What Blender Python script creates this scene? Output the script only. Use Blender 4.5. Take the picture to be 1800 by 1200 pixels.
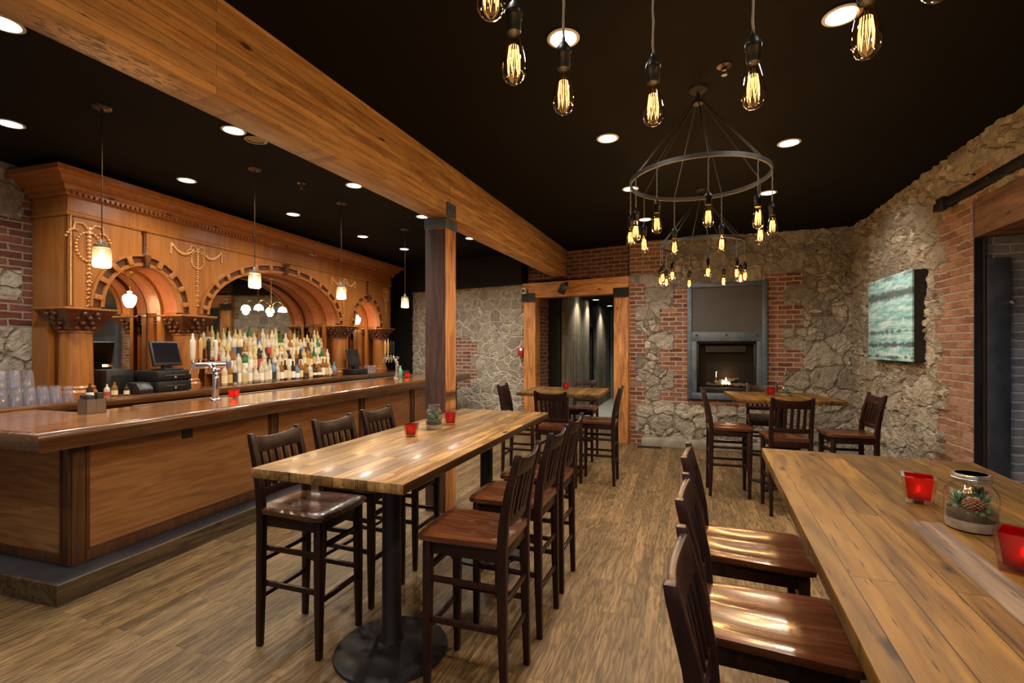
import bpy, bmesh, math, random
from mathutils import Vector, Matrix
import numpy as np
random.seed(7)
S = bpy.context.scene
C = S.collection
PI = math.pi
for o in list(bpy.data.objects):
    bpy.data.objects.remove(o)

# ---------------------------------------------------------------- camera
cam = bpy.data.cameras.new('camera')
cam.sensor_width = 36.0
cam.lens = 17.0
cam.shift_y = 0.005
cam.clip_start = 0.02
cam_o = bpy.data.objects.new('camera', cam)
C.objects.link(cam_o)
cam_o.location = (0, 0, 1.65)
cam_o.rotation_euler = (PI / 2, 0, math.radians(19.92))
S.camera = cam_o

# ---------------------------------------------------------------- colour management, world
S.view_settings.view_transform = 'Standard'
S.view_settings.look = 'None'
S.view_settings.gamma = 1.0
S.view_settings.use_curve_mapping = False
S.view_settings.exposure = 0.27
S.cycles.use_denoising = True
S.cycles.max_bounces = 8
S.cycles.diffuse_bounces = 4
S.cycles.glossy_bounces = 4
S.cycles.transmission_bounces = 6
S.cycles.transparent_max_bounces = 16
S.cycles.sample_clamp_indirect = 4.0
S.cycles.caustics_reflective = False
S.cycles.caustics_refractive = False
w = bpy.data.worlds.new('world')
S.world = w
w.use_nodes = True
w.node_tree.nodes['Background'].inputs[0].default_value = (0.35, 0.42, 0.6, 1)
w.node_tree.nodes['Background'].inputs[1].default_value = 0.05

# daylight through the two windows of the wall behind the camera
def area_light(name, loc, rot, sx, sy, energy, col):
    l = bpy.data.lights.new(name, 'AREA')
    l.shape = 'RECTANGLE'; l.size = sx; l.size_y = sy
    l.energy = energy; l.color = col
    o = bpy.data.objects.new(name, l); C.objects.link(o)
    o.location = loc; o.rotation_euler = rot
    return o
DAY = 9.0
area_light('window_daylight', (0.75, -2.62, 1.75), (PI/2, 0, 0), 1.7, 1.9, DAY, (0.80, 0.86, 1.0))
area_light('window_daylight', (-2.6, -2.62, 1.75), (PI/2, 0, 0), 1.7, 1.9, DAY, (0.80, 0.86, 1.0))

DOWN = 95.0        # watts of one recessed downlight
BULB = 7.0         # watts of one filament bulb
WARM = (1.0, 0.90, 0.76)

# ---------------------------------------------------------------- helpers
def link(o, parent=None):
    C.objects.link(o)
    if parent is not None:
        o.parent = parent
    return o
def tag(o, label, cat, group=None):
    o['label'] = label; o['category'] = cat
    if group: o['group'] = group
    return o
def thing(name, label, cat, loc=(0, 0, 0), rz=0.0, group=None):
    o = bpy.data.objects.new(name, None)
    o.empty_display_size = 0.1
    link(o); o.location = loc; o.rotation_euler = (0, 0, rz)
    return tag(o, label, cat, group)
def dup(root, loc, rz=0.0, label=None, group=None):
    """a copy of a thing with copies of its parts and sub-parts (mesh data shared)"""
    def cp(o, par):
        c = o.copy()
        C.objects.link(c)
        if par is not None: c.parent = par
        for ch in o.children: cp(ch, c)
        return c
    r = cp(root, None)
    r.location = loc; r.rotation_euler = (0, 0, rz)
    if label: r['label'] = label
    if group: r['group'] = group
    return r

class MB:
    def __init__(s):
        s.bm = bmesh.new()
    def box(s, c, d, rz=0.0, rot=None):
        m = Matrix.Translation(c)
        if rot is not None: m = m @ rot.to_4x4()
        if rz: m = m @ Matrix.Rotation(rz, 4, 'Z')
        m = m @ Matrix.Diagonal((d[0], d[1], d[2], 1))
        bmesh.ops.create_cube(s.bm, size=1.0, matrix=m)
        return s
    def bx(s, x0, x1, y0, y1, z0, z1):
        return s.box(((x0+x1)/2, (y0+y1)/2, (z0+z1)/2), (abs(x1-x0), abs(y1-y0), abs(z1-z0)))
    def loft(s, rings, cap=True, closed=False):
        vs = [[s.bm.verts.new(p) for p in r] for r in rings]
        n = len(vs[0])
        pairs = list(zip(vs[:-1], vs[1:]))
        if closed: pairs.append((vs[-1], vs[0]))
        for a, b in pairs:
            for i in range(n):
                j = (i+1) % n
                s.bm.faces.new((a[i], a[j], b[j], b[i]))
        if cap and not closed:
            s.bm.faces.new(list(reversed(vs[0])))
            s.bm.faces.new(vs[-1])
        return s
    def lathe(s, prof, c=(0, 0, 0), seg=24, axis='Z'):
        rings = []
        c = Vector(c)
        for r, z in prof:
            r = max(r, 1e-4)
            ring = []
            for k in range(seg):
                a = 2*PI*k/seg
                p = Vector((r*math.cos(a), r*math.sin(a), z))
                if axis == 'X': p = Vector((p.z, p.x, p.y))
                if axis == 'Y': p = Vector((p.y, p.z, p.x))
                ring.append(c+p)
            rings.append(ring)
        return s.loft(rings)
    def cyl(s, c, r, h, seg=20, axis='Z'):
        return s.lathe([(r, 0), (r, h)], c, seg, axis)
    def rects(s, secs):
        """loft of horizontal rectangles: (x, y, z, wx, wy)"""
        rr = []
        for x, y, z, a, b in secs:
            rr.append([(x-a/2, y-b/2, z), (x+a/2, y-b/2, z), (x+a/2, y+b/2, z), (x-a/2, y+b/2, z)])
        return s.loft(rr)
    def tube(s, pts, r, seg=8, closed=False):
        pts = [Vector(p) for p in pts]
        n = len(pts)
        up = Vector((0, 0, 1))
        rings = []
        prev = None
        for i, p in enumerate(pts):
            if closed:
                t = (pts[(i+1) % n]-pts[i-1]).normalized()
            else:
                t = (pts[min(i+1, n-1)]-pts[max(i-1, 0)]).normalized()
            if prev is None:
                a = up if abs(t.z) < 0.9 else Vector((1, 0, 0))
                u = t.cross(a).normalized()
            else:
                u = (prev-t*prev.dot(t)).normalized()
            prev = u
            v = t.cross(u)
            rr = r[i] if isinstance(r, (list, tuple)) else r
            rings.append([p+u*(rr*math.cos(2*PI*k/seg))+v*(rr*math.sin(2*PI*k/seg)) for k in range(seg)])
        return s.loft(rings, cap=True, closed=closed)
    def ball(s, c, r, seg=10, sc=(1, 1, 1)):
        m = Matrix.Translation(c) @ Matrix.Diagonal((sc[0], sc[1], sc[2], 1))
        bmesh.ops.create_uvsphere(s.bm, u_segments=seg, v_segments=max(5, seg//2+1), radius=r, matrix=m)
        return s
    def prism(s, poly, axis, a, b):
        """poly: 2D outline; axis: the axis of extrusion from a to b"""
        def P(q, t):
            if axis == 'X': return (t, q[0], q[1])
            if axis == 'Y': return (q[0], t, q[1])
            return (q[0], q[1], t)
        return s.loft([[P(q, a) for q in poly], [P(q, b) for q in poly]])
    def build(s, name, m, parent=None, smooth=False, bevel=0.0, bseg=2, loc=None, rz=None, label=None, angle=40):
        bm = s.bm
        bmesh.ops.recalc_face_normals(bm, faces=bm.faces)
        if bevel > 0:
            es = [e for e in bm.edges if len(e.link_faces) == 2 and e.calc_face_angle(0) > math.radians(30)]
            bmesh.ops.bevel(bm, geom=es, offset=bevel, segments=bseg, profile=0.5, affect='EDGES', clamp_overlap=True)
        me = bpy.data.meshes.new(name)
        bm.to_mesh(me); bm.free()
        if smooth or bevel > 0:
            me.polygons.foreach_set('use_smooth', [True]*len(me.polygons))
            if hasattr(me, 'set_sharp_from_angle'):
                me.set_sharp_from_angle(angle=math.radians(angle))
        me.materials.append(m)
        o = bpy.data.objects.new(name, me)
        link(o, parent)
        if loc is not None: o.location = loc
        if rz is not None: o.rotation_euler = (0, 0, rz)
        if label: o['label'] = label
        return o
def struct(o):
    o['kind'] = 'structure'
    return o

# ---------------------------------------------------------------- materials
class NT:
    def __init__(s, name):
        s.m = bpy.data.materials.new(name)
        s.m.use_nodes = True
        s.t = s.m.node_tree
        s.b = s.t.nodes['Principled BSDF']
        s.out = s.t.nodes['Material Output']
    def n(s, typ, **kw):
        nd = s.t.nodes.new(typ)
        for k, v in kw.items():
            if k.startswith('i_'):
                nd.inputs[k[2:].replace('_', ' ')].default_value = v
            else:
                setattr(nd, k, v)
        return nd
    def l(s, a, b):
        s.t.links.new(a, b)
    def val(s, sock, v):
        if hasattr(v, 'is_output') or hasattr(v, 'links'):
            s.l(v, sock)
        else:
            sock.default_value = v
    def math(s, op, a, b=None, c=None, clamp=False):
        nd = s.n('ShaderNodeMath', operation=op, use_clamp=clamp)
        s.val(nd.inputs[0], a)
        if b is not None: s.val(nd.inputs[1], b)
        if c is not None: s.val(nd.inputs[2], c)
        return nd.outputs[0]
    def vmath(s, op, a, b):
        nd = s.n('ShaderNodeVectorMath', operation=op)
        s.val(nd.inputs[0], a); s.val(nd.inputs[1], b)
        return nd.outputs[0]
    def ramp(s, fac, stops, interp='LINEAR'):
        nd = s.n('ShaderNodeValToRGB')
        cr = nd.color_ramp
        cr.interpolation = interp
        while len(cr.elements) < len(stops): cr.elements.new(0.5)
        for e, (p, c) in zip(cr.elements, stops):
            e.position = p
            e.color = (c[0], c[1], c[2], 1) if isinstance(c, (tuple, list)) else (c, c, c, 1)
        s.val(nd.inputs[0], fac)
        return nd.outputs[0]
    def mix(s, fac, a, b, mode='MIX'):
        nd = s.n('ShaderNodeMix', data_type='RGBA', blend_type=mode)
        s.val(nd.inputs[0], fac)
        def cv(v): return (v[0], v[1], v[2], 1) if isinstance(v, tuple) else v
        s.val(nd.inputs[6], cv(a)); s.val(nd.inputs[7], cv(b))
        return nd.outputs[2]
    def noise(s, vec, scale, detail=4, rough=0.55, dist=0.0):
        nd = s.n('ShaderNodeTexNoise')
        s.val(nd.inputs['Vector'], vec)
        nd.inputs['Scale'].default_value = scale; nd.inputs['Detail'].default_value = detail
        nd.inputs['Roughness'].default_value = rough; nd.inputs['Distortion'].default_value = dist
        return nd.outputs[0], nd.outputs[1]
    def mapping(s, vec, scale=(1, 1, 1), rot=(0, 0, 0), loc=(0, 0, 0)):
        nd = s.n('ShaderNodeMapping')
        s.val(nd.inputs[0], vec)
        nd.inputs['Location'].default_value = loc
        nd.inputs['Rotation'].default_value = rot; nd.inputs['Scale'].default_value = scale
        return nd.outputs[0]
    def obj(s):
        return s.n('ShaderNodeTexCoord').outputs['Object']
    def bump(s, h, strength=0.3, dist=0.01):
        nd = s.n('ShaderNodeBump')
        nd.inputs['Strength'].default_value = strength; nd.inputs['Distance'].default_value = dist
        s.val(nd.inputs['Height'], h)
        s.l(nd.outputs[0], s.b.inputs['Normal'])

def simple(name, col, rough=0.5, metal=0.0, spec=0.5, coat=0.0, var=0.0, vscale=8.0):
    t = NT(name)
    t.b.inputs['Base Color'].default_value = (*col, 1)
    t.b.inputs['Roughness'].default_value = rough
    t.b.inputs['Metallic'].default_value = metal
    t.b.inputs['Specular IOR Level'].default_value = spec
    t.b.inputs['Coat Weight'].default_value = coat
    if var > 0:
        f, _ = t.noise(t.obj(), vscale, 5)
        c = t.mix(t.ramp(f, [(0.3, 0.0), (0.7, 1.0)]), tuple(x*(1-var) for x in col), tuple(min(1, x*(1+var)) for x in col))
        t.l(c, t.b.inputs['Base Color'])
        r = t.math('MULTIPLY_ADD', f, 0.25, rough-0.12)
        t.l(r, t.b.inputs['Roughness'])
    return t.m
def emissive(name, col, strength):
    t = NT(name)
    e = t.n('ShaderNodeEmission')
    e.inputs[0].default_value = (*col, 1); e.inputs[1].default_value = strength
    t.l(e.outputs[0], t.out.inputs[0])
    return t.m
def thin_glass(name, tint=(1, 1, 1), gloss=1.0, rough=0.02, haze=0.0, hcol=(0.85, 0.85, 0.95)):
    """thin clear glass: see-through with Fresnel reflection"""
    t = NT(name)
    tr = t.n('ShaderNodeBsdfTransparent'); tr.inputs[0].default_value = (*tint, 1)
    gl = t.n('ShaderNodeBsdfGlossy'); gl.inputs['Roughness'].default_value = rough
    lw = t.n('ShaderNodeLayerWeight'); lw.inputs[0].default_value = 0.5
    mx = t.n('ShaderNodeMixShader')
    f = t.math('MULTIPLY', t.math('MULTIPLY_ADD', t.math('POWER', lw.outputs['Facing'], 4.0), 0.75, 0.045), gloss, clamp=True)
    t.l(f, mx.inputs[0]); t.l(tr.outputs[0], mx.inputs[1]); t.l(gl.outputs[0], mx.inputs[2])
    if haze:
        df = t.n('ShaderNodeBsdfTranslucent'); df.inputs[0].default_value = (*hcol, 1)
        d2 = t.n('ShaderNodeBsdfDiffuse'); d2.inputs[0].default_value = (*hcol, 1)
        ma = t.n('ShaderNodeAddShader'); t.l(df.outputs[0], ma.inputs[0]); t.l(d2.outputs[0], ma.inputs[1])
        m3 = t.n('ShaderNodeMixShader'); m3.inputs[0].default_value = haze
        t.l(mx.outputs[0], m3.inputs[1]); t.l(ma.outputs[0], m3.inputs[2]); t.l(m3.outputs[0], t.out.inputs[0])
    else:
        t.l(mx.outputs[0], t.out.inputs[0])
    return t.m

def wood(name, cols, axis='X', pw=0.14, pl=2.0, rough=0.45, grain=1.0, gs=1.0, tint=0.35, joint=0.004, knots=0.0,
         bump=0.25, coat=0.0, planes=('X', 'Y'), band=0.5, stain=0.0, jointcol=0.25, spec=0.5, patch=None):
    """cols: dark, mid, light of the grain; planks run along axis, rows across the second axis"""
    t = NT(name)
    o = t.obj()
    # bring the grain axis to X and the row axis to Y
    sep = t.n('ShaderNodeSeparateXYZ'); t.l(o, sep.inputs[0])
    cmb = t.n('ShaderNodeCombineXYZ')
    rest = [a for a in 'XYZ' if a not in planes][0]
    order = [axis, [a for a in planes if a != axis][0], rest]
    for i, a in enumerate(order): t.l(sep.outputs[a], cmb.inputs[i])
    p = cmb.outputs[0]
    tv = None
    if pw:
        br = t.n('ShaderNodeTexBrick', offset=0.37, offset_frequency=2, squash=1.0)
        t.l(p, br.inputs['Vector'])
        br.inputs['Color1'].default_value = (0, 0, 0, 1); br.inputs['Color2'].default_value = (1, 1, 1, 1)
        br.inputs['Mortar'].default_value = (0.5, 0.5, 0.5, 1)
        br.inputs['Scale'].default_value = 1.0
        br.inputs['Mortar Size'].default_value = joint; br.inputs['Mortar Smooth'].default_value = 0.1
        br.inputs['Bias'].default_value = 0.0
        br.inputs['Brick Width'].default_value = pl; br.inputs['Row Height'].default_value = pw
        tv = br.outputs['Color']
        off = t.vmath('MULTIPLY', tv, (9.7, 3.1, 5.3))
        pg = t.vmath('ADD', p, off)
    else:
        pg = p
    st = t.mapping(pg, (1.6*gs, 22*gs, 22*gs))
    f1, _ = t.noise(st, 1.6, 6, 0.62, 0.35)
    lo = t.mapping(pg, (0.9*gs, 7*gs, 7*gs))
    f2, _ = t.noise(lo, 1.0, 3, 0.5, 0.2)
    rings = t.math('SINE', t.math('MULTIPLY', f2, 42.0))
    rings = t.math('MULTIPLY_ADD', rings, 0.5, 0.5)
    g = t.math('ADD', t.math('MULTIPLY', f1, 1.0-band*0.5), t.math('MULTIPLY', rings, band*0.5))
    g = t.math('MULTIPLY_ADD', t.math('SUBTRACT', g, 0.5), grain, 0.5, clamp=True)
    c = t.ramp(g, [(0.18, cols[0]), (0.5, cols[1]), (0.82, cols[2])])
    h = g
    if tv is not None and tint:
        k = t.ramp(tv, [(0.0, 1.0-tint), (1.0, 1.0+tint*0.6)])
        c = t.mix(1.0, c, k, 'MULTIPLY')
    if stain:
        f4, _ = t.noise(t.mapping(pg, (1.1, 4.5, 4.5)), 1.3, 4, 0.6)
        c = t.mix(1.0, c, t.ramp(f4, [(0.3, 1.0-stain), (0.65, 1.0)]), 'MULTIPLY')
    if knots:
        kv = t.mapping(pg, (1.9, 5.0, 0.0))
        vo = t.n('ShaderNodeTexVoronoi', feature='F1'); t.l(kv, vo.inputs['Vector']); vo.inputs['Scale'].default_value = 1.3
        wn, _ = t.noise(pg, 26, 3)
        dd = t.math('ADD', vo.outputs['Distance'], t.math('MULTIPLY', t.math('SUBTRACT', wn, 0.5), 0.12))
        km = t.ramp(dd, [(0.065, 1.0), (0.065+knots, 0.0)])
        c = t.mix(km, c, tuple(x*0.22 for x in cols[0]))
        # short splits along the grain
        cr = t.mapping(pg, (5.0, 66, 0))
        f3, _ = t.noise(cr, 1.3, 2, 0.5)
        cm = t.ramp(f3, [(0.63, 0.0), (0.69, 1.0)])
        c = t.mix(t.math('MULTIPLY', cm, 0.75), c, tuple(x*0.3 for x in cols[0]))
    if tv is not None:
        c = t.mix(br.outputs['Fac'], c, tuple(x*jointcol for x in cols[0]))
        h = t.math('SUBTRACT', h, t.math('MULTIPLY', br.outputs['Fac'], 1.5))
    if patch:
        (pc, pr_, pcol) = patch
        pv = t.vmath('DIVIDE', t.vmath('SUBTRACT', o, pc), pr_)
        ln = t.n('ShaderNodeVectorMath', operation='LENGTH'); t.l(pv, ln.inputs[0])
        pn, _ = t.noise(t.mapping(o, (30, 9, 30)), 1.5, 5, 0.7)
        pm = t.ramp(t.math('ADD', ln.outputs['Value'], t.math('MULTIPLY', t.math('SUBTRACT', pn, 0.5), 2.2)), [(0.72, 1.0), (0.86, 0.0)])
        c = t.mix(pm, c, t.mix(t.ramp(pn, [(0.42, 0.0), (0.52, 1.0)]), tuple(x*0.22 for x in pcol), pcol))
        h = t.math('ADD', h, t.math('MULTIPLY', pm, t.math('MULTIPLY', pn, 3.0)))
    t.l(c, t.b.inputs['Base Color'])
    t.l(t.math('MULTIPLY_ADD', f1, 0.22, rough-0.11), t.b.inputs['Roughness'])
    t.b.inputs['Coat Weight'].default_value = coat
    t.b.inputs['Coat Roughness'].default_value = 0.12
    t.b.inputs['Specular IOR Level'].default_value = spec
    if bump: t.bump(h, bump, 0.006)
    return t.m

def masonry(name, stones, mortar, bricks, bmortar, scale=3.0, edge=(0.03, 0.09), disp=0.05, rough=0.9, zs=1.25, bw_=0.215, bh_=0.074, lump=1.5):
    """field stone and brick, chosen by the point attribute 'brick'; wall lies in local X-Z"""
    t = NT(name)
    o = t.obj()
    sep = t.n('ShaderNodeSeparateXYZ'); t.l(o, sep.inputs[0])
    cmb = t.n('ShaderNodeCombineXYZ')
    t.l(sep.outputs['X'], cmb.inputs[0]); t.l(sep.outputs['Z'], cmb.inputs[1])
    p = cmb.outputs[0]
    at = t.n('ShaderNodeAttribute', attribute_name='brick')
    # stones
    _, wc = t.noise(p, 2.3, 3, 0.6)
    wv = t.vmath('MULTIPLY', t.vmath('SUBTRACT', wc, (0.5, 0.5, 0.5)), (0.34, 0.30, 0.0))
    q = t.mapping(t.vmath('ADD', p, wv), (scale, scale*zs, 1))
    ve = t.n('ShaderNodeTexVoronoi', feature='DISTANCE_TO_EDGE', voronoi_dimensions='2D'); t.l(q, ve.inputs['Vector']); ve.inputs['Scale'].default_value = 1.0
    vc = t.n('ShaderNodeTexVoronoi', feature='F1', voronoi_dimensions='2D'); t.l(q, vc.inputs['Vector']); vc.inputs['Scale'].default_value = 1.0
    # small filler stones between
    q2 = t.mapping(t.vmath('ADD', p, wv), (scale*2.3, scale*zs*2.5, 1))
    ve2 = t.n('ShaderNodeTexVoronoi', feature='DISTANCE_TO_EDGE', voronoi_dimensions='2D'); t.l(q2, ve2.inputs['Vector']); ve2.inputs['Scale'].default_value = 1.0
    vc2 = t.n('ShaderNodeTexVoronoi', feature='F1', voronoi_dimensions='2D'); t.l(q2, vc2.inputs['Vector']); vc2.inputs['Scale'].default_value = 1.0
    sel = t.ramp(vc.outputs['Color'], [(0.55, 0.0), (0.56, 1.0)], 'CONSTANT')
    n1, _ = t.noise(p, 13, 6, 0.65)
    n2, _ = t.noise(p, 55, 5, 0.7)
    jag = t.math('MULTIPLY', t.math('SUBTRACT', n1, 0.5), 0.09)
    e1 = t.math('ADD', ve.outputs['Distance'], jag)
    e2 = t.math('ADD', ve2.outputs['Distance'], jag)
    emix = t.mix(sel, e1, t.math('MINIMUM', e1, t.math('MULTIPLY', e2, 0.9)))
    face = t.ramp(emix, [(edge[0], 0.0), (edge[1], 1.0)])
    sc = t.n('ShaderNodeSeparateColor'); t.l(t.mix(sel, vc.outputs['Color'], vc2.outputs['Color']), sc.inputs[0])
    stn = t.ramp(sc.outputs[0], [(i/(len(stones)-1), c) for i, c in enumerate(stones)])
    stn = t.mix(1.0, stn, t.ramp(sc.outputs[1], [(0.0, 0.72), (1.0, 1.22)]), 'MULTIPLY')
    stn = t.mix(1.0, stn, t.ramp(n1, [(0.25, 0.5), (0.5, 0.95), (0.75, 1.2)]), 'MULTIPLY')
    stn = t.mix(1.0, stn, t.ramp(n2, [(0.3, 0.75), (0.65, 1.12)]), 'MULTIPLY')
    mor = t.mix(1.0, mortar, t.ramp(n1, [(0.3, 0.7), (0.7, 1.15)]), 'MULTIPLY')
    scol = t.mix(face, mor, stn)
    sh = t.math('MULTIPLY', face, t.math('MULTIPLY_ADD', sc.outputs[2], 0.55, 0.5))
    n3, _ = t.noise(p, 5.5, 4, 0.6, 0.6)
    sh = t.math('ADD', sh, t.math('MULTIPLY', t.math('SUBTRACT', n3, 0.5), lump))
    sh = t.math('ADD', sh, t.math('MULTIPLY', t.math('SUBTRACT', n1, 0.5), 0.8))
    sh = t.math('ADD', sh, t.math('MULTIPLY', t.math('SUBTRACT', n2, 0.5), 0.22))
    # bricks
    _, bwc = t.noise(p, 9, 3)
    bw = t.vmath('MULTIPLY', t.vmath('SUBTRACT', bwc, (0.5, 0.5, 0.5)), (0.03, 0.02, 0))
    br = t.n('ShaderNodeTexBrick', offset=0.5, offset_frequency=2)
    t.l(t.vmath('ADD', p, bw), br.inputs['Vector'])
    br.inputs['Color1'].default_value = (0, 0, 0, 1); br.inputs['Color2'].default_value = (1, 1, 1, 1); br.inputs['Mortar'].default_value = (0.5, 0.5, 0.5, 1)
    br.inputs['Scale'].default_value = 1.0; br.inputs['Mortar Size'].default_value = 0.011; br.inputs['Mortar Smooth'].default_value = 0.35
    br.inputs['Brick Width'].default_value = bw_; br.inputs['Row Height'].default_value = bh_
    bcol = t.ramp(br.outputs['Color'], [(i/(len(bricks)-1), c) for i, c in enumerate(bricks)])
    bcol = t.mix(1.0, bcol, t.ramp(n1, [(0.25, 0.55), (0.5, 1.0), (0.8, 1.25)]), 'MULTIPLY')
    bm_ = t.mix(1.0, bmortar, t.ramp(n2, [(0.3, 0.8), (0.7, 1.1)]), 'MULTIPLY')
    bcol = t.mix(br.outputs['Fac'], bcol, bm_)
    bh = t.math('MULTIPLY', t.math('SUBTRACT', 1.0, br.outputs['Fac']), 0.45)
    bh = t.math('ADD', bh, t.math('MULTIPLY', t.math('SUBTRACT', n1, 0.5), 0.35))
    bh = t.math('ADD', bh, t.math('MULTIPLY', br.outputs['Color'], 0.12))
    bf = t.ramp(at.outputs['Fac'], [(0.45, 0.0), (0.55, 1.0)])
    t.l(t.mix(bf, scol, bcol), t.b.inputs['Base Color'])
    t.b.inputs['Roughness'].default_value = rough
    t.b.inputs['Specular IOR Level'].default_value = 0.25
    hh = t.mix(bf, sh, bh)
    dn = t.n('ShaderNodeDisplacement')
    dn.inputs['Midlevel'].default_value = 0.5; dn.inputs['Scale'].default_value = disp
    t.l(hh, dn.inputs['Height'])
    t.l(dn.outputs[0], t.out.inputs['Displacement'])
    t.m.displacement_method = 'BOTH'
    return t.m

M = {}
STONES = [(0.27, 0.25, 0.215), (0.46, 0.43, 0.375), (0.35, 0.31, 0.255), (0.54, 0.505, 0.44), (0.41, 0.37, 0.315), (0.31, 0.295, 0.27), (0.57, 0.525, 0.445)]
BRICKS = [(0.13, 0.048, 0.034), (0.22, 0.088, 0.058), (0.30, 0.135, 0.088), (0.17, 0.080, 0.060), (0.36, 0.19, 0.13)]
M['stone_back'] = masonry('field_stone_and_brick', STONES, (0.40, 0.355, 0.285), BRICKS, (0.46, 0.41, 0.335), 3.0, (0.015, 0.07), 0.075, lump=1.9)
M['stone_left'] = masonry('pointed_field_stone', [(0.33, 0.30, 0.245), (0.43, 0.395, 0.325), (0.36, 0.335, 0.285), (0.48, 0.44, 0.36)], (0.58, 0.53, 0.435), BRICKS, (0.46, 0.42, 0.35), 4.3, (0.03, 0.10), 0.03, lump=0.9)
M['stone_right'] = masonry('rough_field_stone', [(0.30, 0.265, 0.21), (0.45, 0.405, 0.325), (0.36, 0.315, 0.245), (0.52, 0.465, 0.375), (0.38, 0.335, 0.26)], (0.34, 0.295, 0.235), [(0.17, 0.085, 0.057), (0.25, 0.135, 0.09), (0.32, 0.185, 0.128)], (0.33, 0.275, 0.215), 3.8, (0.02, 0.09), 0.062, lump=2.2)
M['stone_far'] = masonry('old_brick_and_stone', STONES, (0.27, 0.24, 0.19), [(0.10, 0.034, 0.026), (0.15, 0.055, 0.038), (0.19, 0.075, 0.05)], (0.28, 0.24, 0.19), 2.6, (0.02, 0.08), 0.04)
M['brick_grey'] = masonry('bluish_grey_brick', STONES, (0.2, 0.2, 0.2), [(0.12, 0.125, 0.15), (0.17, 0.175, 0.20), (0.22, 0.225, 0.25)], (0.33, 0.34, 0.37), 3.0, (0.02, 0.08), 0.02)  # bluish grey brick tones for the inside of the wide doorway
M['floor'] = wood('oak_strip_floor', [(0.066, 0.038, 0.016), (0.175, 0.110, 0.049), (0.258, 0.169, 0.080)], 'Y', 0.083, 1.15, 0.45, 1.05, 2.3, 0.30, 0.0012, 0.0, 0.3, planes=('X', 'Y'), band=0.6, jointcol=0.45, stain=0.35, spec=0.3)
M['table'] = wood('reclaimed_plank_top', [(0.040, 0.017, 0.0045), (0.126, 0.063, 0.0120), (0.190, 0.104, 0.024)], 'Y', 0.105, 1.5, 0.50, 1.15, 0.8, 0.28, 0.0013, 0.085, 0.45, planes=('X', 'Y'), band=0.35, coat=0.0, stain=0.4, spec=0.22)
M['table_x'] = wood('reclaimed_block_top', [(0.10, 0.045, 0.014), (0.34, 0.19, 0.066), (0.52, 0.335, 0.14)], 'Y', 0.060, 0.75, 0.32, 1.2, 0.9, 0.42, 0.0010, 0.075, 0.3, planes=('X', 'Y'), band=0.35, coat=0.08, stain=0.42, spec=0.35)
M['chair'] = wood('dark_mahogany', [(0.0070, 0.0021, 0.0017), (0.0150, 0.0042, 0.0031), (0.027, 0.0078, 0.0055)], 'Z', 0, 0, 0.42, 0.9, 1.3, 0, 0, 0, 0.08, planes=('X', 'Z'), coat=0.06, spec=0.3)
M['seat'] = wood('polished_seat_wood', [(0.045, 0.012, 0.005), (0.085, 0.026, 0.0105), (0.13, 0.043, 0.017)], 'Y', 0.105, 3.0, 0.26, 0.9, 1.2, 0.2, 0.0005, 0, 0.06, planes=('X', 'Y'), coat=0.5)
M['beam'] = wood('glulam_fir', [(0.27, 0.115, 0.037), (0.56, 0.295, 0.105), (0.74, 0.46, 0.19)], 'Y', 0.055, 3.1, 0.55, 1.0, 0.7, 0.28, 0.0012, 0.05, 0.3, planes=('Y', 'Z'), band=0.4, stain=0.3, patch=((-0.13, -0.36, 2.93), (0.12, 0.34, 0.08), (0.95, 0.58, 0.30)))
M['post'] = wood('old_fir_post', [(0.22, 0.080, 0.027), (0.56, 0.235, 0.068), (0.74, 0.36, 0.115)], 'Z', 0, 0, 0.6, 1.0, 0.8, 0, 0, 0.05, 0.35, planes=('X', 'Z'), band=0.5, stain=0.45)
M['lintel'] = wood('old_fir_lintel', [(0.26, 0.10, 0.030), (0.58, 0.25, 0.070), (0.74, 0.38, 0.12)], 'X', 0, 0, 0.6, 1.0, 0.8, 0, 0, 0.05, 0.35, planes=('X', 'Z'), band=0.5, stain=0.3)
M['lintel_y'] = wood('rough_sawn_lintel', [(0.08, 0.035, 0.016), (0.16, 0.075, 0.035), (0.24, 0.12, 0.06)], 'Y', 0, 0, 0.7, 1.0, 0.8, 0, 0, 0.05, 0.35, planes=('Y', 'Z'), band=0.5, stain=0.4)
M['cherry'] = wood('carved_cherry', [(0.19, 0.062, 0.012), (0.30, 0.108, 0.021), (0.39, 0.155, 0.034)], 'Z', 0, 0, 0.36, 0.75, 0.7, 0, 0, 0, 0.04, planes=('Y', 'Z'), coat=0.25, band=0.4)
M['cherry_dark'] = wood('dark_cherry', [(0.05, 0.016, 0.007), (0.085, 0.027, 0.010), (0.13, 0.043, 0.015)], 'Y', 0, 0, 0.36, 0.8, 0.8, 0, 0, 0, 0.05, planes=('Y', 'Z'), coat=0.3)
M['gilt_wood'] = simple('light_carved_wood', (0.60, 0.33, 0.13), 0.4, coat=0.2, var=0.2, vscale=30)
M['cherry_light'] = wood('light_cherry', [(0.36, 0.115, 0.042), (0.50, 0.175, 0.068), (0.60, 0.235, 0.10)], 'Z', 0, 0, 0.36, 0.7, 0.8, 0, 0, 0, 0.04, planes=('Y', 'Z'), coat=0.3)
M['bar_panel'] = wood('bar_front_veneer', [(0.17, 0.072, 0.023), (0.30, 0.135, 0.045), (0.40, 0.19, 0.068)], 'Y', 0, 0, 0.42, 0.9, 0.9, 0, 0, 0, 0.05, planes=('Y', 'Z'), coat=0.15, band=0.5)
M['bar_panel_end'] = wood('bar_end_veneer', [(0.20, 0.09, 0.034), (0.34, 0.165, 0.062), (0.45, 0.23, 0.09)], 'X', 0, 0, 0.42, 0.9, 0.9, 0, 0, 0, 0.05, planes=('X', 'Z'), coat=0.15, band=0.5)
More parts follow.
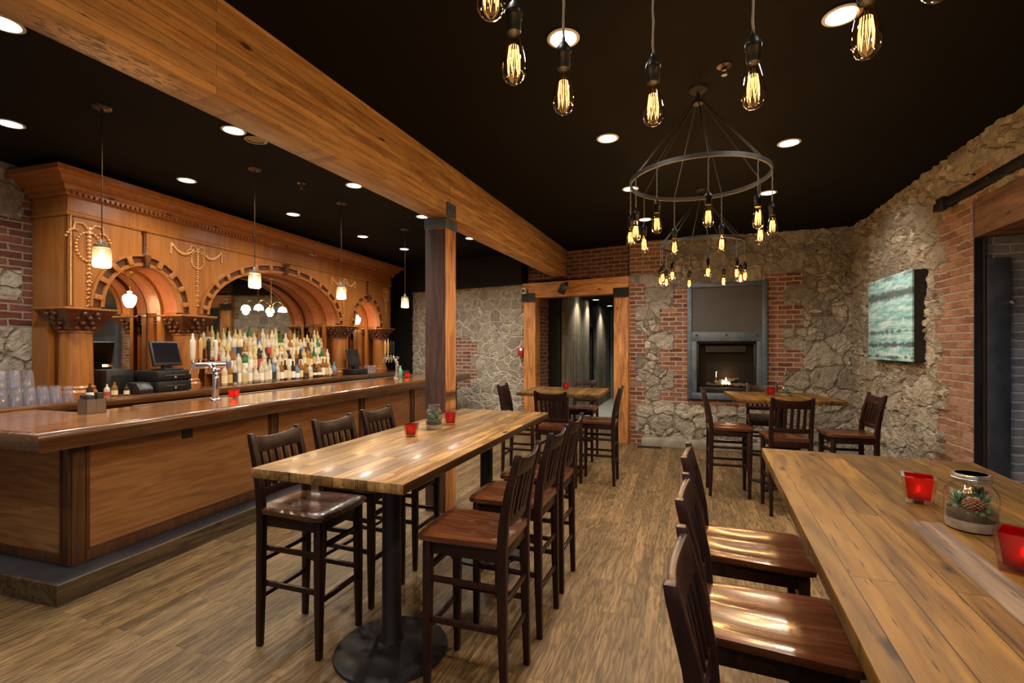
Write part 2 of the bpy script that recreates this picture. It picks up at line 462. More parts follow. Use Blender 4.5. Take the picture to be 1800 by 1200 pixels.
M['bar_stile'] = wood('bar_stile_wood', [(0.045, 0.017, 0.006), (0.085, 0.034, 0.012), (0.13, 0.054, 0.019)], 'Z', 0, 0, 0.38, 0.9, 0.9, 0, 0, 0, 0.05, planes=('Y', 'Z'), coat=0.3)
M['bar_top'] = wood('bar_top_wood', [(0.10, 0.034, 0.009), (0.20, 0.078, 0.021), (0.30, 0.132, 0.040)], 'Y', 0.16, 2.6, 0.24, 0.9, 0.8, 0.2, 0.001, 0, 0.04, planes=('X', 'Y'), coat=0.7)
M['bar_rail'] = wood('bar_rail_wood', [(0.05, 0.017, 0.006), (0.095, 0.036, 0.012), (0.15, 0.062, 0.021)], 'Y', 0, 0, 0.26, 0.9, 0.9, 0, 0, 0, 0.04, planes=('Y', 'Z'), coat=0.6)
M['step_side'] = wood('scuffed_step_oak', [(0.035, 0.022, 0.011), (0.085, 0.052, 0.024), (0.15, 0.098, 0.045)], 'Y', 0, 0, 0.6, 1.1, 0.9, 0, 0, 0.03, 0.2, planes=('Y', 'Z'), stain=0.4)
M['slate'] = simple('dark_slate_top', (0.040, 0.042, 0.052), 0.45, var=0.3, vscale=3)
M['barn_board'] = wood('weathered_boards', [(0.10, 0.075, 0.045), (0.26, 0.21, 0.135), (0.42, 0.36, 0.24)], 'Z', 0.15, 3.0, 0.8, 1.2, 0.7, 0.45, 0.004, 0.04, 0.3, planes=('Y', 'Z'), stain=0.5)
M['ceiling'] = simple('dark_brown_ceiling_paint', (0.0068, 0.0054, 0.0044), 0.85, spec=0.10)
M['black_paint'] = simple('black_wall_paint', (0.010, 0.008, 0.007), 0.7, spec=0.2)
M['door_steel'] = simple('blue_black_door_steel', (0.035, 0.042, 0.055), 0.5, 0.3, var=0.5, vscale=4)
M['black_steel'] = simple('black_steel', (0.022, 0.022, 0.024), 0.42, 0.6, var=0.3, vscale=6)
M['iron'] = simple('dark_iron', (0.016, 0.014, 0.012), 0.55, 0.35, var=0.3, vscale=20)
M['table_base'] = simple('black_cast_iron', (0.012, 0.012, 0.014), 0.45, 0.3, var=0.3, vscale=9)
M['blue_steel'] = simple('patinated_blue_steel', (0.085, 0.120, 0.170), 0.5, 0.3, var=0.35, vscale=5)
M['grey_panel'] = simple('dark_grey_panel', (0.058, 0.060, 0.070), 0.6, 0.1, var=0.25, vscale=3)
M['bronze'] = simple('dark_bronze', (0.10, 0.065, 0.04), 0.35, 0.9)
M['brass'] = simple('polished_brass', (0.70, 0.47, 0.18), 0.25, 1.0)
M['chrome'] = simple('chrome', (0.78, 0.78, 0.80), 0.12, 1.0)
M['zinc'] = simple('zinc_lid', (0.42, 0.39, 0.35), 0.35, 1.0, var=0.2, vscale=40)
M['black_plastic'] = simple('black_plastic', (0.012, 0.012, 0.013), 0.4)
M['bakelite'] = simple('black_bakelite', (0.0015, 0.0015, 0.0015), 0.4, spec=0.06)
M['screen'] = simple('dark_screen_glass', (0.010, 0.010, 0.013), 0.06, spec=0.8)
M['white_plastic'] = simple('white_plastic', (0.65, 0.63, 0.58), 0.4)
M['white_trim'] = simple('white_trim_ring', (0.55, 0.53, 0.50), 0.5)
M['paper'] = simple('white_paper', (0.8, 0.78, 0.74), 0.8)
M['cord'] = simple('woven_black_cord', (0.035, 0.030, 0.027), 0.8)
M['clear'] = thin_glass('clear_glass', (0.97, 0.97, 0.97), 1.8)
M['pint_glass'] = thin_glass('pint_glass', (0.955, 0.955, 0.985), 2.6, 0.08, 0.035)
M['amber'] = thin_glass('amber_bulb_glass', (0.95, 0.72, 0.42), 1.8)
M['red_clear'] = thin_glass('red_edge_glass', (0.97, 0.84, 0.80), 1.3)
M['filament'] = emissive('glowing_filament', (1.0, 0.60, 0.26), 4.5)
M['lamp_white'] = emissive('downlight_lens', (1.0, 0.93, 0.82), 14.0)
M['lamp_warm'] = emissive('warm_lamp', (1.0, 0.72, 0.36), 6.0)
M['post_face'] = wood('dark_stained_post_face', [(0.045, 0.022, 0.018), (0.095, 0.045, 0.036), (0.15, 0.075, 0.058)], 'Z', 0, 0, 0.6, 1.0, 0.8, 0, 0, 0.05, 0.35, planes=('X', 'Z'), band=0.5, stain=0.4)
M['globe'] = emissive('opal_glass_lit', (1.0, 0.80, 0.52), 6.0)
M['flame'] = emissive('flame', (1.0, 0.60, 0.24), 6.0)
M['alarm_red'] = simple('alarm_red', (0.30, 0.02, 0.015), 0.4)
M['alarm_light'] = emissive('alarm_indicator', (1.0, 0.75, 0.4), 5.0)
M['sand'] = simple('grey_sand', (0.30, 0.27, 0.25), 0.9, var=0.25, vscale=60)
M['soil'] = simple('dark_soil', (0.035, 0.026, 0.018), 0.95, var=0.5, vscale=60)
M['moss'] = simple('moss_green', (0.06, 0.11, 0.04), 0.9, var=0.5, vscale=80)
M['leaf'] = simple('succulent_leaf', (0.11, 0.21, 0.13), 0.5, var=0.35, vscale=60)
M['cone'] = simple('pine_cone_brown', (0.20, 0.095, 0.05), 0.8, var=0.4, vscale=70)
M['log'] = simple('charred_log', (0.07, 0.055, 0.045), 0.9, var=0.5, vscale=25)
M['wax'] = simple('candle_wax', (0.75, 0.6, 0.5), 0.5)
M['tile'] = simple('pale_grey_floor_tile', (0.42, 0.41, 0.38), 0.35, var=0.12, vscale=3)
M['teal_wall'] = simple('grey_green_wall_paint', (0.20, 0.25, 0.24), 0.7)
M['concrete'] = simple('grey_concrete', (0.24, 0.22, 0.18), 0.85, var=0.3, vscale=6)
M['caddy_metal'] = simple('brushed_bronze_steel', (0.30, 0.25, 0.22), 0.35, 0.85)
# mirror
def mirror():
    t = NT('aged_mirror')
    t.b.inputs['Base Color'].default_value = (0.62, 0.60, 0.56, 1)
    t.b.inputs['Metallic'].default_value = 1.0
    t.b.inputs['Roughness'].default_value = 0.035
    return t.m
M['mirror'] = mirror()
def red_glow():
    t = NT('red_candle_glass')
    tr = t.n('ShaderNodeBsdfTranslucent'); tr.inputs[0].default_value = (0.42, 0.002, 0.004, 1)
    tp = t.n('ShaderNodeBsdfTransparent'); tp.inputs[0].default_value = (0.50, 0.006, 0.008, 1)
    gl = t.n('ShaderNodeBsdfGlossy'); gl.inputs['Roughness'].default_value = 0.05
    m1 = t.n('ShaderNodeMixShader'); m1.inputs[0].default_value = 0.25
    t.l(tr.outputs[0], m1.inputs[1]); t.l(tp.outputs[0], m1.inputs[2])
    fr = t.n('ShaderNodeFresnel'); fr.inputs[0].default_value = 1.45
    m2 = t.n('ShaderNodeMixShader'); t.l(fr.outputs[0], m2.inputs[0])
    t.l(m1.outputs[0], m2.inputs[1]); t.l(gl.outputs[0], m2.inputs[2])
    t.l(m2.outputs[0], t.out.inputs[0])
    return t.m
M['red_glass'] = red_glow()
def bottle_glass(name, col, trans=0.55):
    t = NT(name)
    t.b.inputs['Base Color'].default_value = (*col, 1)
    t.b.inputs['Roughness'].default_value = 0.08
    t.b.inputs['Transmission Weight'].default_value = trans
    t.b.inputs['IOR'].default_value = 1.2
    t.b.inputs['Coat Weight'].default_value = 0.6
    t.b.inputs['Coat Roughness'].default_value = 0.05
    return t.m
def jar_light_glass():
    t = NT('frosted_jar_glass')
    tr = t.n('ShaderNodeBsdfTranslucent'); tr.inputs[0].default_value = (0.95, 0.83, 0.65, 1)
    tp = t.n('ShaderNodeBsdfTransparent'); tp.inputs[0].default_value = (0.96, 0.90, 0.80, 1)
    gl = t.n('ShaderNodeBsdfGlossy'); gl.inputs['Roughness'].default_value = 0.05
    m1 = t.n('ShaderNodeMixShader'); m1.inputs[0].default_value = 0.86
    t.l(tr.outputs[0], m1.inputs[1]); t.l(tp.outputs[0], m1.inputs[2])
    fr = t.n('ShaderNodeFresnel'); fr.inputs[0].default_value = 1.4
    m2 = t.n('ShaderNodeMixShader'); t.l(fr.outputs[0], m2.inputs[0])
    t.l(m1.outputs[0], m2.inputs[1]); t.l(gl.outputs[0], m2.inputs[2])
    t.l(m2.outputs[0], t.out.inputs[0])
    return t.m
M['jar_lamp'] = jar_light_glass()
def art():
    t = NT('distressed_turquoise_boards')
    o = t.obj()
    sep = t.n('ShaderNodeSeparateXYZ'); t.l(o, sep.inputs[0])
    st = t.mapping(o, (1.0, 1.5, 9.0))
    f, _ = t.noise(st, 2.2, 6, 0.65, 0.3)
    g, _ = t.noise(o, 7.0, 6, 0.7)
    c = t.ramp(f, [(0.30, (0.09, 0.29, 0.33)), (0.46, (0.27, 0.53, 0.58)), (0.64, (0.58, 0.80, 0.84))])
    # dark chipped strips across the boards at fixed heights
    def strip(z0, half, amount):
        d = t.math('ABSOLUTE', t.math('SUBTRACT', sep.outputs['Z'], z0))
        d = t.math('SUBTRACT', d, t.math('MULTIPLY', t.math('SUBTRACT', g, 0.5), 0.16))
        return t.math('MULTIPLY', t.ramp(d, [(half*0.6, 1.0), (half*1.5, 0.0)]), amount)
    for z0, hf, am in ((0.27, 0.045, 0.85), (0.46, 0.012, 0.6), (0.52, 0.006, 0.6), (-0.16, 0.012, 0.8), (-0.31, 0.022, 0.85), (-0.45, 0.010, 0.8), (-0.02, 0.006, 0.4)):
        c = t.mix(strip(z0, hf, am), c, (0.045, 0.05, 0.055))
    v = t.mapping(o, (1, 1, 1))
    sy = t.math('FRACT', t.math('MULTIPLY', t.math('ADD', sep.outputs['Y'], 3.0), 4.2))
    c = t.mix(t.ramp(sy, [(0.0, 0.7), (0.03, 0.0)]), c, (0.06, 0.07, 0.07))
    t.l(c, t.b.inputs['Base Color'])
    t.b.inputs['Roughness'].default_value = 0.75
    t.bump(f, 0.3, 0.01)
    return t.m
M['art'] = art()

# ================================================================ STRUCTURE
CEIL = 3.44
def grid_wall(name, W, Hh, res, m, loc, rz, brick=None, hole=None, base=0.0):
    nx, nz = int(round(W/res)), int(round(Hh/res))
    xs = np.linspace(0, W, nx+1); zs = np.linspace(base, base+Hh, nz+1)
    X, Z = np.meshgrid(xs, zs)
    V = np.stack([X.ravel(), np.zeros(X.size), Z.ravel()], 1)
    I = np.arange(X.size).reshape(nz+1, nx+1)
    F = np.stack([I[:-1, :-1].ravel(), I[:-1, 1:].ravel(), I[1:, 1:].ravel(), I[1:, :-1].ravel()], 1)
    if hole is not None:
        cx = (X[:-1, :-1]+X[1:, 1:]).ravel()/2; cz = (Z[:-1, :-1]+Z[1:, 1:]).ravel()/2
        F = F[~hole(cx, cz)]
    me = bpy.data.meshes.new(name)
    me.from_pydata(V.tolist(), [], F.tolist())
    a = me.attributes.new('brick', 'FLOAT', 'POINT')
    b = brick(V[:, 0], V[:, 2]) if brick is not None else np.zeros(len(V))
    a.data.foreach_set('value', np.asarray(b, dtype=np.float32))
    me.polygons.foreach_set('use_smooth', [True]*len(me.polygons))
    me.materials.append(m)
    o = bpy.data.objects.new(name, me); link(o)
    o.location = loc; o.rotation_euler = (0, 0, rz)
    return struct(o)

b = MB(); b.bx(-8.2, 3.6, -3.0, 9.75, -0.1, 0.0); struct(b.build('floor', M['floor']))
b = MB(); b.bx(-8.2, 3.6, -3.0, 9.75, CEIL, CEIL+0.12); struct(b.build('ceiling', M['ceiling']))

# back wall with the fireplace (x from -0.93 to 2.40 at y = 8.5)
BX0 = -0.93
def quoin(d, z, wide, narrow, per=0.46, ph=0.0):
    k = np.floor((z+ph)/per).astype(int)
    wdt = np.where(k % 2 == 0, wide, narrow)
    return (d >= 0) & (d <= wdt)
def brick_back(x, z):
    X = x+BX0
    left = quoin(0.03-X, z, 0.47, 0.25, 0.34, 0.1) & (z > 0.72) & (z < 2.62)
    right = quoin(X-1.15, z, 0.52, 0.27, 0.34, 0.1) & (z > 0.72) & (z < 2.78)
    sill = (X > -0.05) & (X < 1.25) & (z > 0.70) & (z < 0.86)
    door = quoin(X+0.93, z, 0.26, 0.10, 0.42, 0.2) & (z < 2.75)
    top = (X < -0.35) & (z > 2.9)
    return (left | right | sill | door | top).astype(float)
FX0, FX1, FZ0, FZ1 = 0.115, 1.055, 0.90, 1.75
def hole_back(x, z):
    X = x+BX0
    return (X > 0.05) & (X < 1.13) & (z > 0.86) & (z < 1.80)
grid_wall('wall_back', 3.45, CEIL, 0.022, M['stone_back'], (BX0, 8.5, 0), 0, brick_back, hole_back)
b = MB(); b.bx(BX0, 2.40, 8.70, 8.86, 0, CEIL); struct(b.build('wall_back', M['black_paint']))
b = MB(); b.bx(-0.72, 2.36, 8.30, 8.52, 0, 0.13); struct(b.build('trim_1', M['concrete'], bevel=0.01))

# back wall left of the doorway, swung a few degrees away
AX, AY, ATH = -0.93, 8.5, math.radians(-10)
def A(x, y, z=0):
    return (AX+math.cos(ATH)*x-math.sin(ATH)*y, AY+math.sin(ATH)*x+math.cos(ATH)*y, z)
def brick_bl(x, z):
    X = x-4.95
    a = quoin(X+3.72, z, 0.55, 0.38, 0.25, 0.0) & (z < 1.83) & (z > 0.8)
    b_ = quoin(-1.90-X, z, 0.24, 0.13, 0.3, 0.1) & (z > 1.75)
    c = quoin(-1.90-X, z, 0.24, 0.15, 0.3, 0.1) & (z < 1.45)
    return (a | b_ | c).astype(float)
grid_wall('wall_back', 3.06, 2.85, 0.025, M['stone_left'], A(-4.95, 0.03), ATH, brick_bl)
b = MB(); b.bx(-4.95, -1.90, 0.20, 0.5, 0, 2.85); struct(b.build('wall_back', M['black_paint'], loc=(AX, AY, 0), rz=ATH))
b = MB(); b.bx(-7.4, -4.9, 0.0, 0.16, 0, CEIL); struct(b.build('wall_back', M['black_paint'], loc=(AX, AY, 0), rz=ATH))
b = MB(); b.bx(-4.9, -2.07, -0.10, 0.5, 2.85, CEIL); b.bx(-2.07, -0.02, 0.16, 0.5, 2.87, CEIL)
struct(b.build('trim_2', M['black_paint'], loc=(AX, AY, 0), rz=ATH))

grid_wall('wall_back', 2.03, 0.56, 0.025, M['stone_far'], A(-2.04, 0.125), ATH, lambda x, z: np.ones(len(x)), None, 2.87)
# passage behind the doorway
grid_wall('wall_passage', 0.70, 2.85, 0.03, M['stone_far'], A(-1.78, 0.13), ATH+PI/2, lambda x, z: np.ones(len(x)))
b = MB(); b.bx(-2.36, -2.30, 9.42, 12.0, 0, 2.8); b.bx(-2.36, -2.30, 13.0, 15.6, 0, 2.8)
struct(b.build('wall_passage', M['barn_board']))
b = MB(); b.bx(-2.75, -2.36, 9.30, 9.50, 0, 2.8); struct(b.build('wall_passage', M['black_paint']))
b = MB(); b.bx(-2.44, -2.38, 11.95, 13.05, 0, 2.15); struct(b.build('door_1', M['black_paint']))
b = MB(); b.bx(-2.40, -2.31, 12.0, 13.0, 2.15, 2.8); struct(b.build('trim_3', M['black_paint']))
b = MB(); b.bx(-2.6, -0.5, 15.6, 15.7, 0, 2.8); struct(b.build('wall_passage', M['teal_wall']))
b = MB(); b.bx(-0.66, -0.58, 8.8, 15.6, 0, 2.8); struct(b.build('wall_passage', M['teal_wall']))
b = MB(); b.bx(-2.7, -0.45, 8.75, 15.7, 2.8, 2.9); struct(b.build('ceiling_passage', M['ceiling']))
b = MB(); b.bx(-2.7, -0.45, 9.75, 15.7, -0.1, 0.0); struct(b.build('floor_passage', M['tile']))

# right wall: local x runs from the far corner towards the camera
RX = 2.33
RY0, RY1 = 5.27, 2.75          # the wide doorway
def brick_right(x, z):
    Y = 8.5-x
    k = np.floor((z+0.07)/0.225).astype(int)
    jag = np.array([0.0, 0.10, -0.05, 0.16, 0.02, 0.2, -0.02, 0.12])[k % 8]
    e = 5.93-jag*0.9
    return ((Y < e) & (Y > 5.2) & (z < 3.12)).astype(float)
grid_wall('wall_right', 8.5-RY0, CEIL, 0.022, M['stone_right'], (RX, 8.5, 0), -PI/2, brick_right)
grid_wall('wall_right', RY0-RY1, CEIL-2.9, 0.025, M['stone_right'], (RX, RY0, 0), -PI/2, lambda x, z: ((x < 0.25) & (z < 3.15)).astype(float), None, 2.9)
grid_wall('wall_right', RY1+2.9, CEIL, 0.06, M['stone_right'], (RX, RY1, 0), -PI/2)
grid_wall('wall_right', 1.2, 2.9, 0.02, M['brick_grey'], (RX+0.02, RY0+0.005, 0), 0, lambda x, z: np.ones(len(x)))
b = MB(); b.bx(RX+0.12, RX+0.3, RY0+0.1, 8.5, 0, CEIL); b.bx(RX+0.12, RX+0.3, -2.9, RY1-0.05, 0, CEIL)
b.bx(RX+0.12, RX+0.3, RY1, RY0, 2.95, CEIL)
b.bx(3.45, 3.58, RY1-0.3, RY0+0.2, 0, CEIL); b.bx(RX+0.2, 3.5, RY1-0.2, RY1-0.05, 0, CEIL)
struct(b.build('wall_right', M['black_paint']))
# lintel over the wide doorway, steel lining of its far side
b = MB(); b.bx(RX-0.015, RX+1.0, RY1, RY0+0.02, 2.585, 2.91); struct(b.build('trim_4', M['lintel_y'], bevel=0.012))

# left wall (behind the back bar), front wall
BO = (-3.74, 1.89); BT = math.radians(3.0)
def B(x, y, z=0):
    return (BO[0]+math.cos(BT)*x-math.sin(BT)*y, BO[1]+math.sin(BT)*x+math.cos(BT)*y, z)
def brick_left(x, z):
    Y = x-2.0
    s1 = (z > 2.92) & (Y < 1.12)
    s2 = (z > 2.10) & (z < 2.42) & (Y < 1.10)
    s3 = (z < 1.83)
    return (~(s1 | s2 | s3)).astype(float)
grid_wall('wall_left', 4.0, CEIL, 0.03, M['stone_far'], B(-2.45, -2.0), BT+PI/2, brick_left)
b = MB(); b.bx(-2.62, -2.52, -5.2, 8.0, 0, CEIL); struct(b.build('wall_left', M['black_paint'], loc=(BO[0], BO[1], 0), rz=BT))
# front wall with two windows
b = MB()
fx = [-8.2, -3.5, -1.7, -0.15, 1.65, 3.6]
for i, (x0, x1) in enumerate(zip(fx[:-1], fx[1:])):
    if i in (1, 3):
        b.bx(x0, x1, -2.85, -2.68, 0, 0.75); b.bx(x0, x1, -2.85, -2.68, 2.75, CEIL)
    else:
        b.bx(x0, x1, -2.85, -2.68, 0, CEIL)
struct(b.build('wall_front', simple('warm_brown_plaster', (0.12, 0.085, 0.06), 0.85, var=0.2)))
for k, (x0, x1) in enumerate(((-3.5, -1.7), (-0.15, 1.65))):
    b = MB()
    for a, c, d, e in ((x0, x0+.06, .75, 2.75), (x1-.06, x1, .75, 2.75), ((x0+x1)/2-.025, (x0+x1)/2+.025, .75, 2.75), (x0, x1, .75, .81), (x0, x1, 2.69, 2.75)):
        b.bx(a, c, -2.80, -2.72, d, e)
    wo = struct(b.build('window_%d' % (k+1), M['black_steel']))
    g = MB(); g.bx(x0+.05, x1-.05, -2.765, -2.755, .8, 2.7); g.build('pane', M['clear'], wo)

# ================================================================ TIMBER FRAME
BRZ = math.radians(-1.2)
t = thing('timber_beam', 'long laminated timber ceiling beam running from the foreground to the doorway', 'beam', (-2.25, 1.8, 0), BRZ)
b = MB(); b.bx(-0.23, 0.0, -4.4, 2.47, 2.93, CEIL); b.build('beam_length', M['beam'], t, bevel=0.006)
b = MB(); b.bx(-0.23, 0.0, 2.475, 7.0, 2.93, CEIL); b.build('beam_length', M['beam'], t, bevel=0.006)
b = MB(); b.bx(0.0, 0.012, 2.40, 2.58, 2.93, 3.06)
for yy in (2.45, 2.53): b.lathe([(0.016, 0), (0.012, 0.012)], (0.012, yy, 3.0), 6, 'X')
b.build('steel_plate', M['blue_steel'], t)

t = thing('timber_post', 'square reddish timber post under the ceiling beam, beside the long table', 'post', (-2.363, 4.395, 0), 0)
b = MB(); b.bx(-0.1135, 0.1135, -0.115, 0.115, 0, 2.93); b.build('shaft', M['post'], t, bevel=0.008)
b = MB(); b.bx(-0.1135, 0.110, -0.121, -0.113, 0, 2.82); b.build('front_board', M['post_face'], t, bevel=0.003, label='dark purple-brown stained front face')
b = MB(); b.bx(-0.122, 0.122, -0.126, 0.123, 2.83, 2.925)
for xx in (-0.06, 0.02): b.lathe([(0.016, 0), (0.012, 0.012)], (xx, -0.136, 2.88), 6, 'Y')
b.build('steel_strap', M['blue_steel'], t)

t = thing('doorway_frame', 'heavy orange timber frame around the doorway to the passage', 'door frame', (AX, AY, 0), ATH)
b = MB(); b.bx(-0.25, 0.0, -0.10, 0.12, 0, 2.565); b.build('post', M['post'], t, bevel=0.01)
b = MB(); b.bx(-2.02, -1.77, -0.10, 0.12, 0, 2.565); b.build('post', M['post'], t, bevel=0.01)
b = MB(); b.bx(-2.04, 0.01, -0.11, 0.13, 2.565, 2.85); b.build('lintel', M['lintel'], t, bevel=0.01)
for x0, x1 in ((-0.25, 0.02), (-2.05, -1.77)):
    b = MB(); b.bx(x0, x1, -0.125, -0.105, 2.50, 2.66)
    for xx in (x0+0.06, x1-0.07): b.lathe([(0.017, 0), (0.013, 0.012)], (xx, -0.137, 2.58), 6, 'Y')
    b.build('steel_plate', M['black_steel'], t)

# ================================================================ FIREPLACE
t = thing('fireplace', 'blue-grey steel gas fireplace set in the stone wall', 'fireplace', (0.585, 8.5, 0), 0)
b = MB(); b.bx(-0.585, -0.515, -0.09, 0.03, 0.80, 2.68); b.bx(0.515, 0.585, -0.09, 0.03, 0.80, 2.68); b.bx(-0.515, 0.515, -0.09, 0.03, 2.61, 2.68)
b.build('outer_frame', M['blue_steel'], t, bevel=0.004)
b = MB(); b.bx(-0.515, 0.515, -0.055, 0.02, 1.885, 2.61); b.build('upper_panel', M['grey_panel'], t)
b = MB()
b.bx(-0.515, 0.515, -0.085, 0.02, 1.735, 1.885); b.bx(-0.515, -0.44, -0.085, 0.02, 0.90, 1.735); b.bx(0.44, 0.515, -0.085, 0.02, 0.90, 1.735); b.bx(-0.515, 0.515, -0.085, 0.02, 0.80, 0.90)
b.build('surround', M['blue_steel'], t, bevel=0.003)
for xx in (-0.44, 0.0, 0.44):
    b = MB(); b.lathe([(0.016, 0), (0.014, 0.008), (0.0, 0.012)], (xx, -0.097, 1.835), 10, 'Y'); b.build('rivet', M['iron'], t)
b = MB()
b.bx(-0.44, 0.44, 0.0, 0.03, 1.70, 1.735); b.bx(-0.44, -0.405, 0.0, 0.03, 0.90, 1.70); b.bx(0.405, 0.44, 0.0, 0.03, 0.90, 1.70); b.bx(-0.405, 0.405, 0.0, 0.03, 0.90, 0.99)
b.build('inner_frame', M['black_steel'], t, bevel=0.003)
b = MB()
b.bx(-0.44, 0.44, 0.36, 0.38, 0.88, 1.75); b.bx(-0.46, -0.44, 0.03, 0.38, 0.88, 1.75); b.bx(0.44, 0.46, 0.03, 0.38, 0.88, 1.75); b.bx(-0.44, 0.44, 0.03, 0.38, 0.87, 0.89); b.bx(-0.44, 0.44, 0.03, 0.38, 1.74, 1.76)
b.build('firebox', M['black_plastic'], t)
b = MB(); b.bx(-0.30, 0.30, 0.10, 0.14, 1.56, 1.66); b.build('hood', M['black_steel'], t)
b = MB(); b.bx(-0.33, 0.33, 0.10, 0.30, 0.89, 0.985); b.build('burner', M['iron'], t, bevel=0.01)
for k, (p0, p1, r) in enumerate((((-0.28, 0.20, 1.02), (0.02, 0.15, 1.03), 0.035), ((-0.05, 0.22, 1.03), (0.30, 0.17, 1.02), 0.037), ((-0.17, 0.15, 1.06), (0.14, 0.23, 1.12), 0.03), ((0.02, 0.13, 1.06), (0.20, 0.22, 1.13), 0.028))):
    p0, p1 = Vector(p0), Vector(p1)
    pts = [p0.lerp(p1, i/8)+Vector((0, 0, 0.008*math.sin(i*1.9+k))) for i in range(9)]
    b = MB(); b.tube(pts, [r*(0.85+0.2*math.sin(i*2.3+k)) for i in range(9)], 10); b.build('log', M['log'], t, smooth=True)
for k, (xx, h) in enumerate(((-0.035, 0.08), (0.01, 0.12), (0.055, 0.05))):
    b = MB(); b.lathe([(0.004, 0), (0.024, h*0.22), (0.022, h*0.45), (0.011, h*0.75), (0.001, h)], (xx, 0.12, 1.03), 10)
    b.build('flame', M['flame'], t, smooth=True)
b = MB(); b.tube([(-0.14, 0.16, 0.98), (-0.14, 0.16, 1.22)], 0.006, 6); b.ball((-0.14, 0.16, 1.235), 0.018, 8); b.build('pilot_rod', M['chrome'], t)
l = bpy.data.lights.new('fire_light', 'POINT'); l.energy = 2.0; l.color = (1, 0.55, 0.22); l.shadow_soft_size = 0.05
lo = bpy.data.objects.new('fire_light', l); link(lo, t); lo.location = (0.02, 0.04, 1.18)

# ================================================================ RIGHT WALL THINGS
t = thing('wall_art', 'distressed turquoise and white wooden panel hanging on the right stone wall', 'wall art', (RX, 6.845, 1.98), 0)
b = MB(); b.bx(-0.115, -0.095, -0.65, 0.65, -0.49, 0.49); b.build('board_face', M['art'], t, bevel=0.003)
b = MB(); b.bx(-0.095, 0.03, -0.64, 0.64, -0.48, 0.48); b.build('frame', M['black_plastic'], t)

t = thing('barn_door_rail', 'black steel sliding door rail above the wide brick doorway', 'door rail', (RX-0.05, 0, 0), 0)
b = MB(); b.bx(-0.025, 0.0, 2.2, 5.84, 2.955, 3.03); b.build('rail', M['black_steel'], t, bevel=0.003)
for yy in (5.70, 4.9, 4.1, 3.3):
    b = MB(); b.lathe([(0.022, 0), (0.022, 0.07)], (-0.02, yy, 2.993), 10, 'X'); b.ball((-0.03, yy, 2.993), 0.02, 8); b.build('bolt', M['iron'], t)
b = MB(); b.bx(-0.05, 0.0, 5.60, 5.72, 2.93, 3.05); b.build('end_stop', M['black_steel'], t, bevel=0.006)

t = thing('steel_door_frame', 'black steel lining at the far side of the wide doorway', 'door frame', (RX, RY0, 0), 0)
b = MB(); b.bx(-0.012, 0.04, -0.018, -0.004, 0, 2.58); b.build('jamb_plate', M['black_steel'], t)
b = MB(); b.bx(0.042, 0.052, -0.05, -0.004, 0, 2.58); b.build('angle', M['iron'], t)
b = MB(); b.bx(-0.02, 0.10, -0.022, -0.004, 2.60, 2.86); b.build('corner_plate', M['blue_steel'], t)
t = thing('steel_door_leaf', 'black steel door leaf folded back inside the wide doorway', 'door', (RX+0.058, RY0-0.055, 0), 0)
b = MB(); b.bx(0.0, 0.155, 0.0, 0.045, 0.01, 2.40); b.build('panel', M['door_steel'], t, bevel=0.004)
b = MB(); b.lathe([(0.012, 0), (0.012, 0.05)], (0.145, -0.04, 2.02), 10, 'Y'); b.ball((0.145, -0.04, 2.02), 0.02, 10); b.build('knob', M['chrome'], t)

# ================================================================ SMALL WALL AND CEILING THINGS
t = thing('wall_speaker', 'small black loudspeaker on a bracket under the beam end, on the doorway lintel', 'speaker', A(-1.13, -0.14, 2.70), ATH)
rot = Matrix.Rotation(math.radians(30), 3, 'Y') @ Matrix.Rotation(math.radians(25), 3, 'Z')
b = MB(); b.box((0.0, -0.13, -0.02), (0.14, 0.13, 0.17), rot=rot); b.build('cabinet', M['black_plastic'], t, bevel=0.008)
b = MB(); b.bx(-0.03, 0.03, 0.0, 0.03, 0.02, 0.12); b.tube([(0, 0.02, 0.07), (0, -0.07, 0.06), (0, -0.12, 0.02)], 0.012, 8); b.build('bracket', M['iron'], t)
t = thing('fire_alarm', 'small red fire alarm box on the brick edge left of the doorway', 'fire alarm', A(-2.11, -0.04, 1.56), ATH)
b = MB(); b.bx(-0.055, 0.055, -0.035, 0.03, -0.09, 0.06); b.build('housing', M['alarm_red'], t, bevel=0.008)
b = MB(); b.bx(0.005, 0.035, -0.05, -0.036, 0.02, 0.05); b.build('indicator_lamp', M['alarm_light'], t)
t = thing('emergency_lamp', 'small white lamp box at the left end of the doorway lintel', 'lamp', A(-1.97, -0.137, 2.70), ATH)
b = MB(); b.bx(-0.04, 0.04, -0.06, 0.01, -0.055, 0.055); b.build('housing', M['white_plastic'], t, bevel=0.01)
b = MB(); b.bx(-0.025, 0.025, -0.065, -0.058, -0.03, 0.03); b.build('lens', M['black_plastic'], t)
t = thing('floor_vent', 'dark metal floor register at the foot of the stone wall, right of the doorway', 'floor vent', (-0.58, 8.21, 0.0), math.radians(4))
b = MB(); b.bx(-0.20, 0.20, -0.06, 0.06, 0.0, 0.006); b.build('frame', M['bronze'], t)
b = MB()
for k in range(9): b.bx(-0.18, 0.18, -0.047+k*0.0115, -0.041+k*0.0115, 0.006, 0.009)
b.build('grille', M['black_steel'], t)

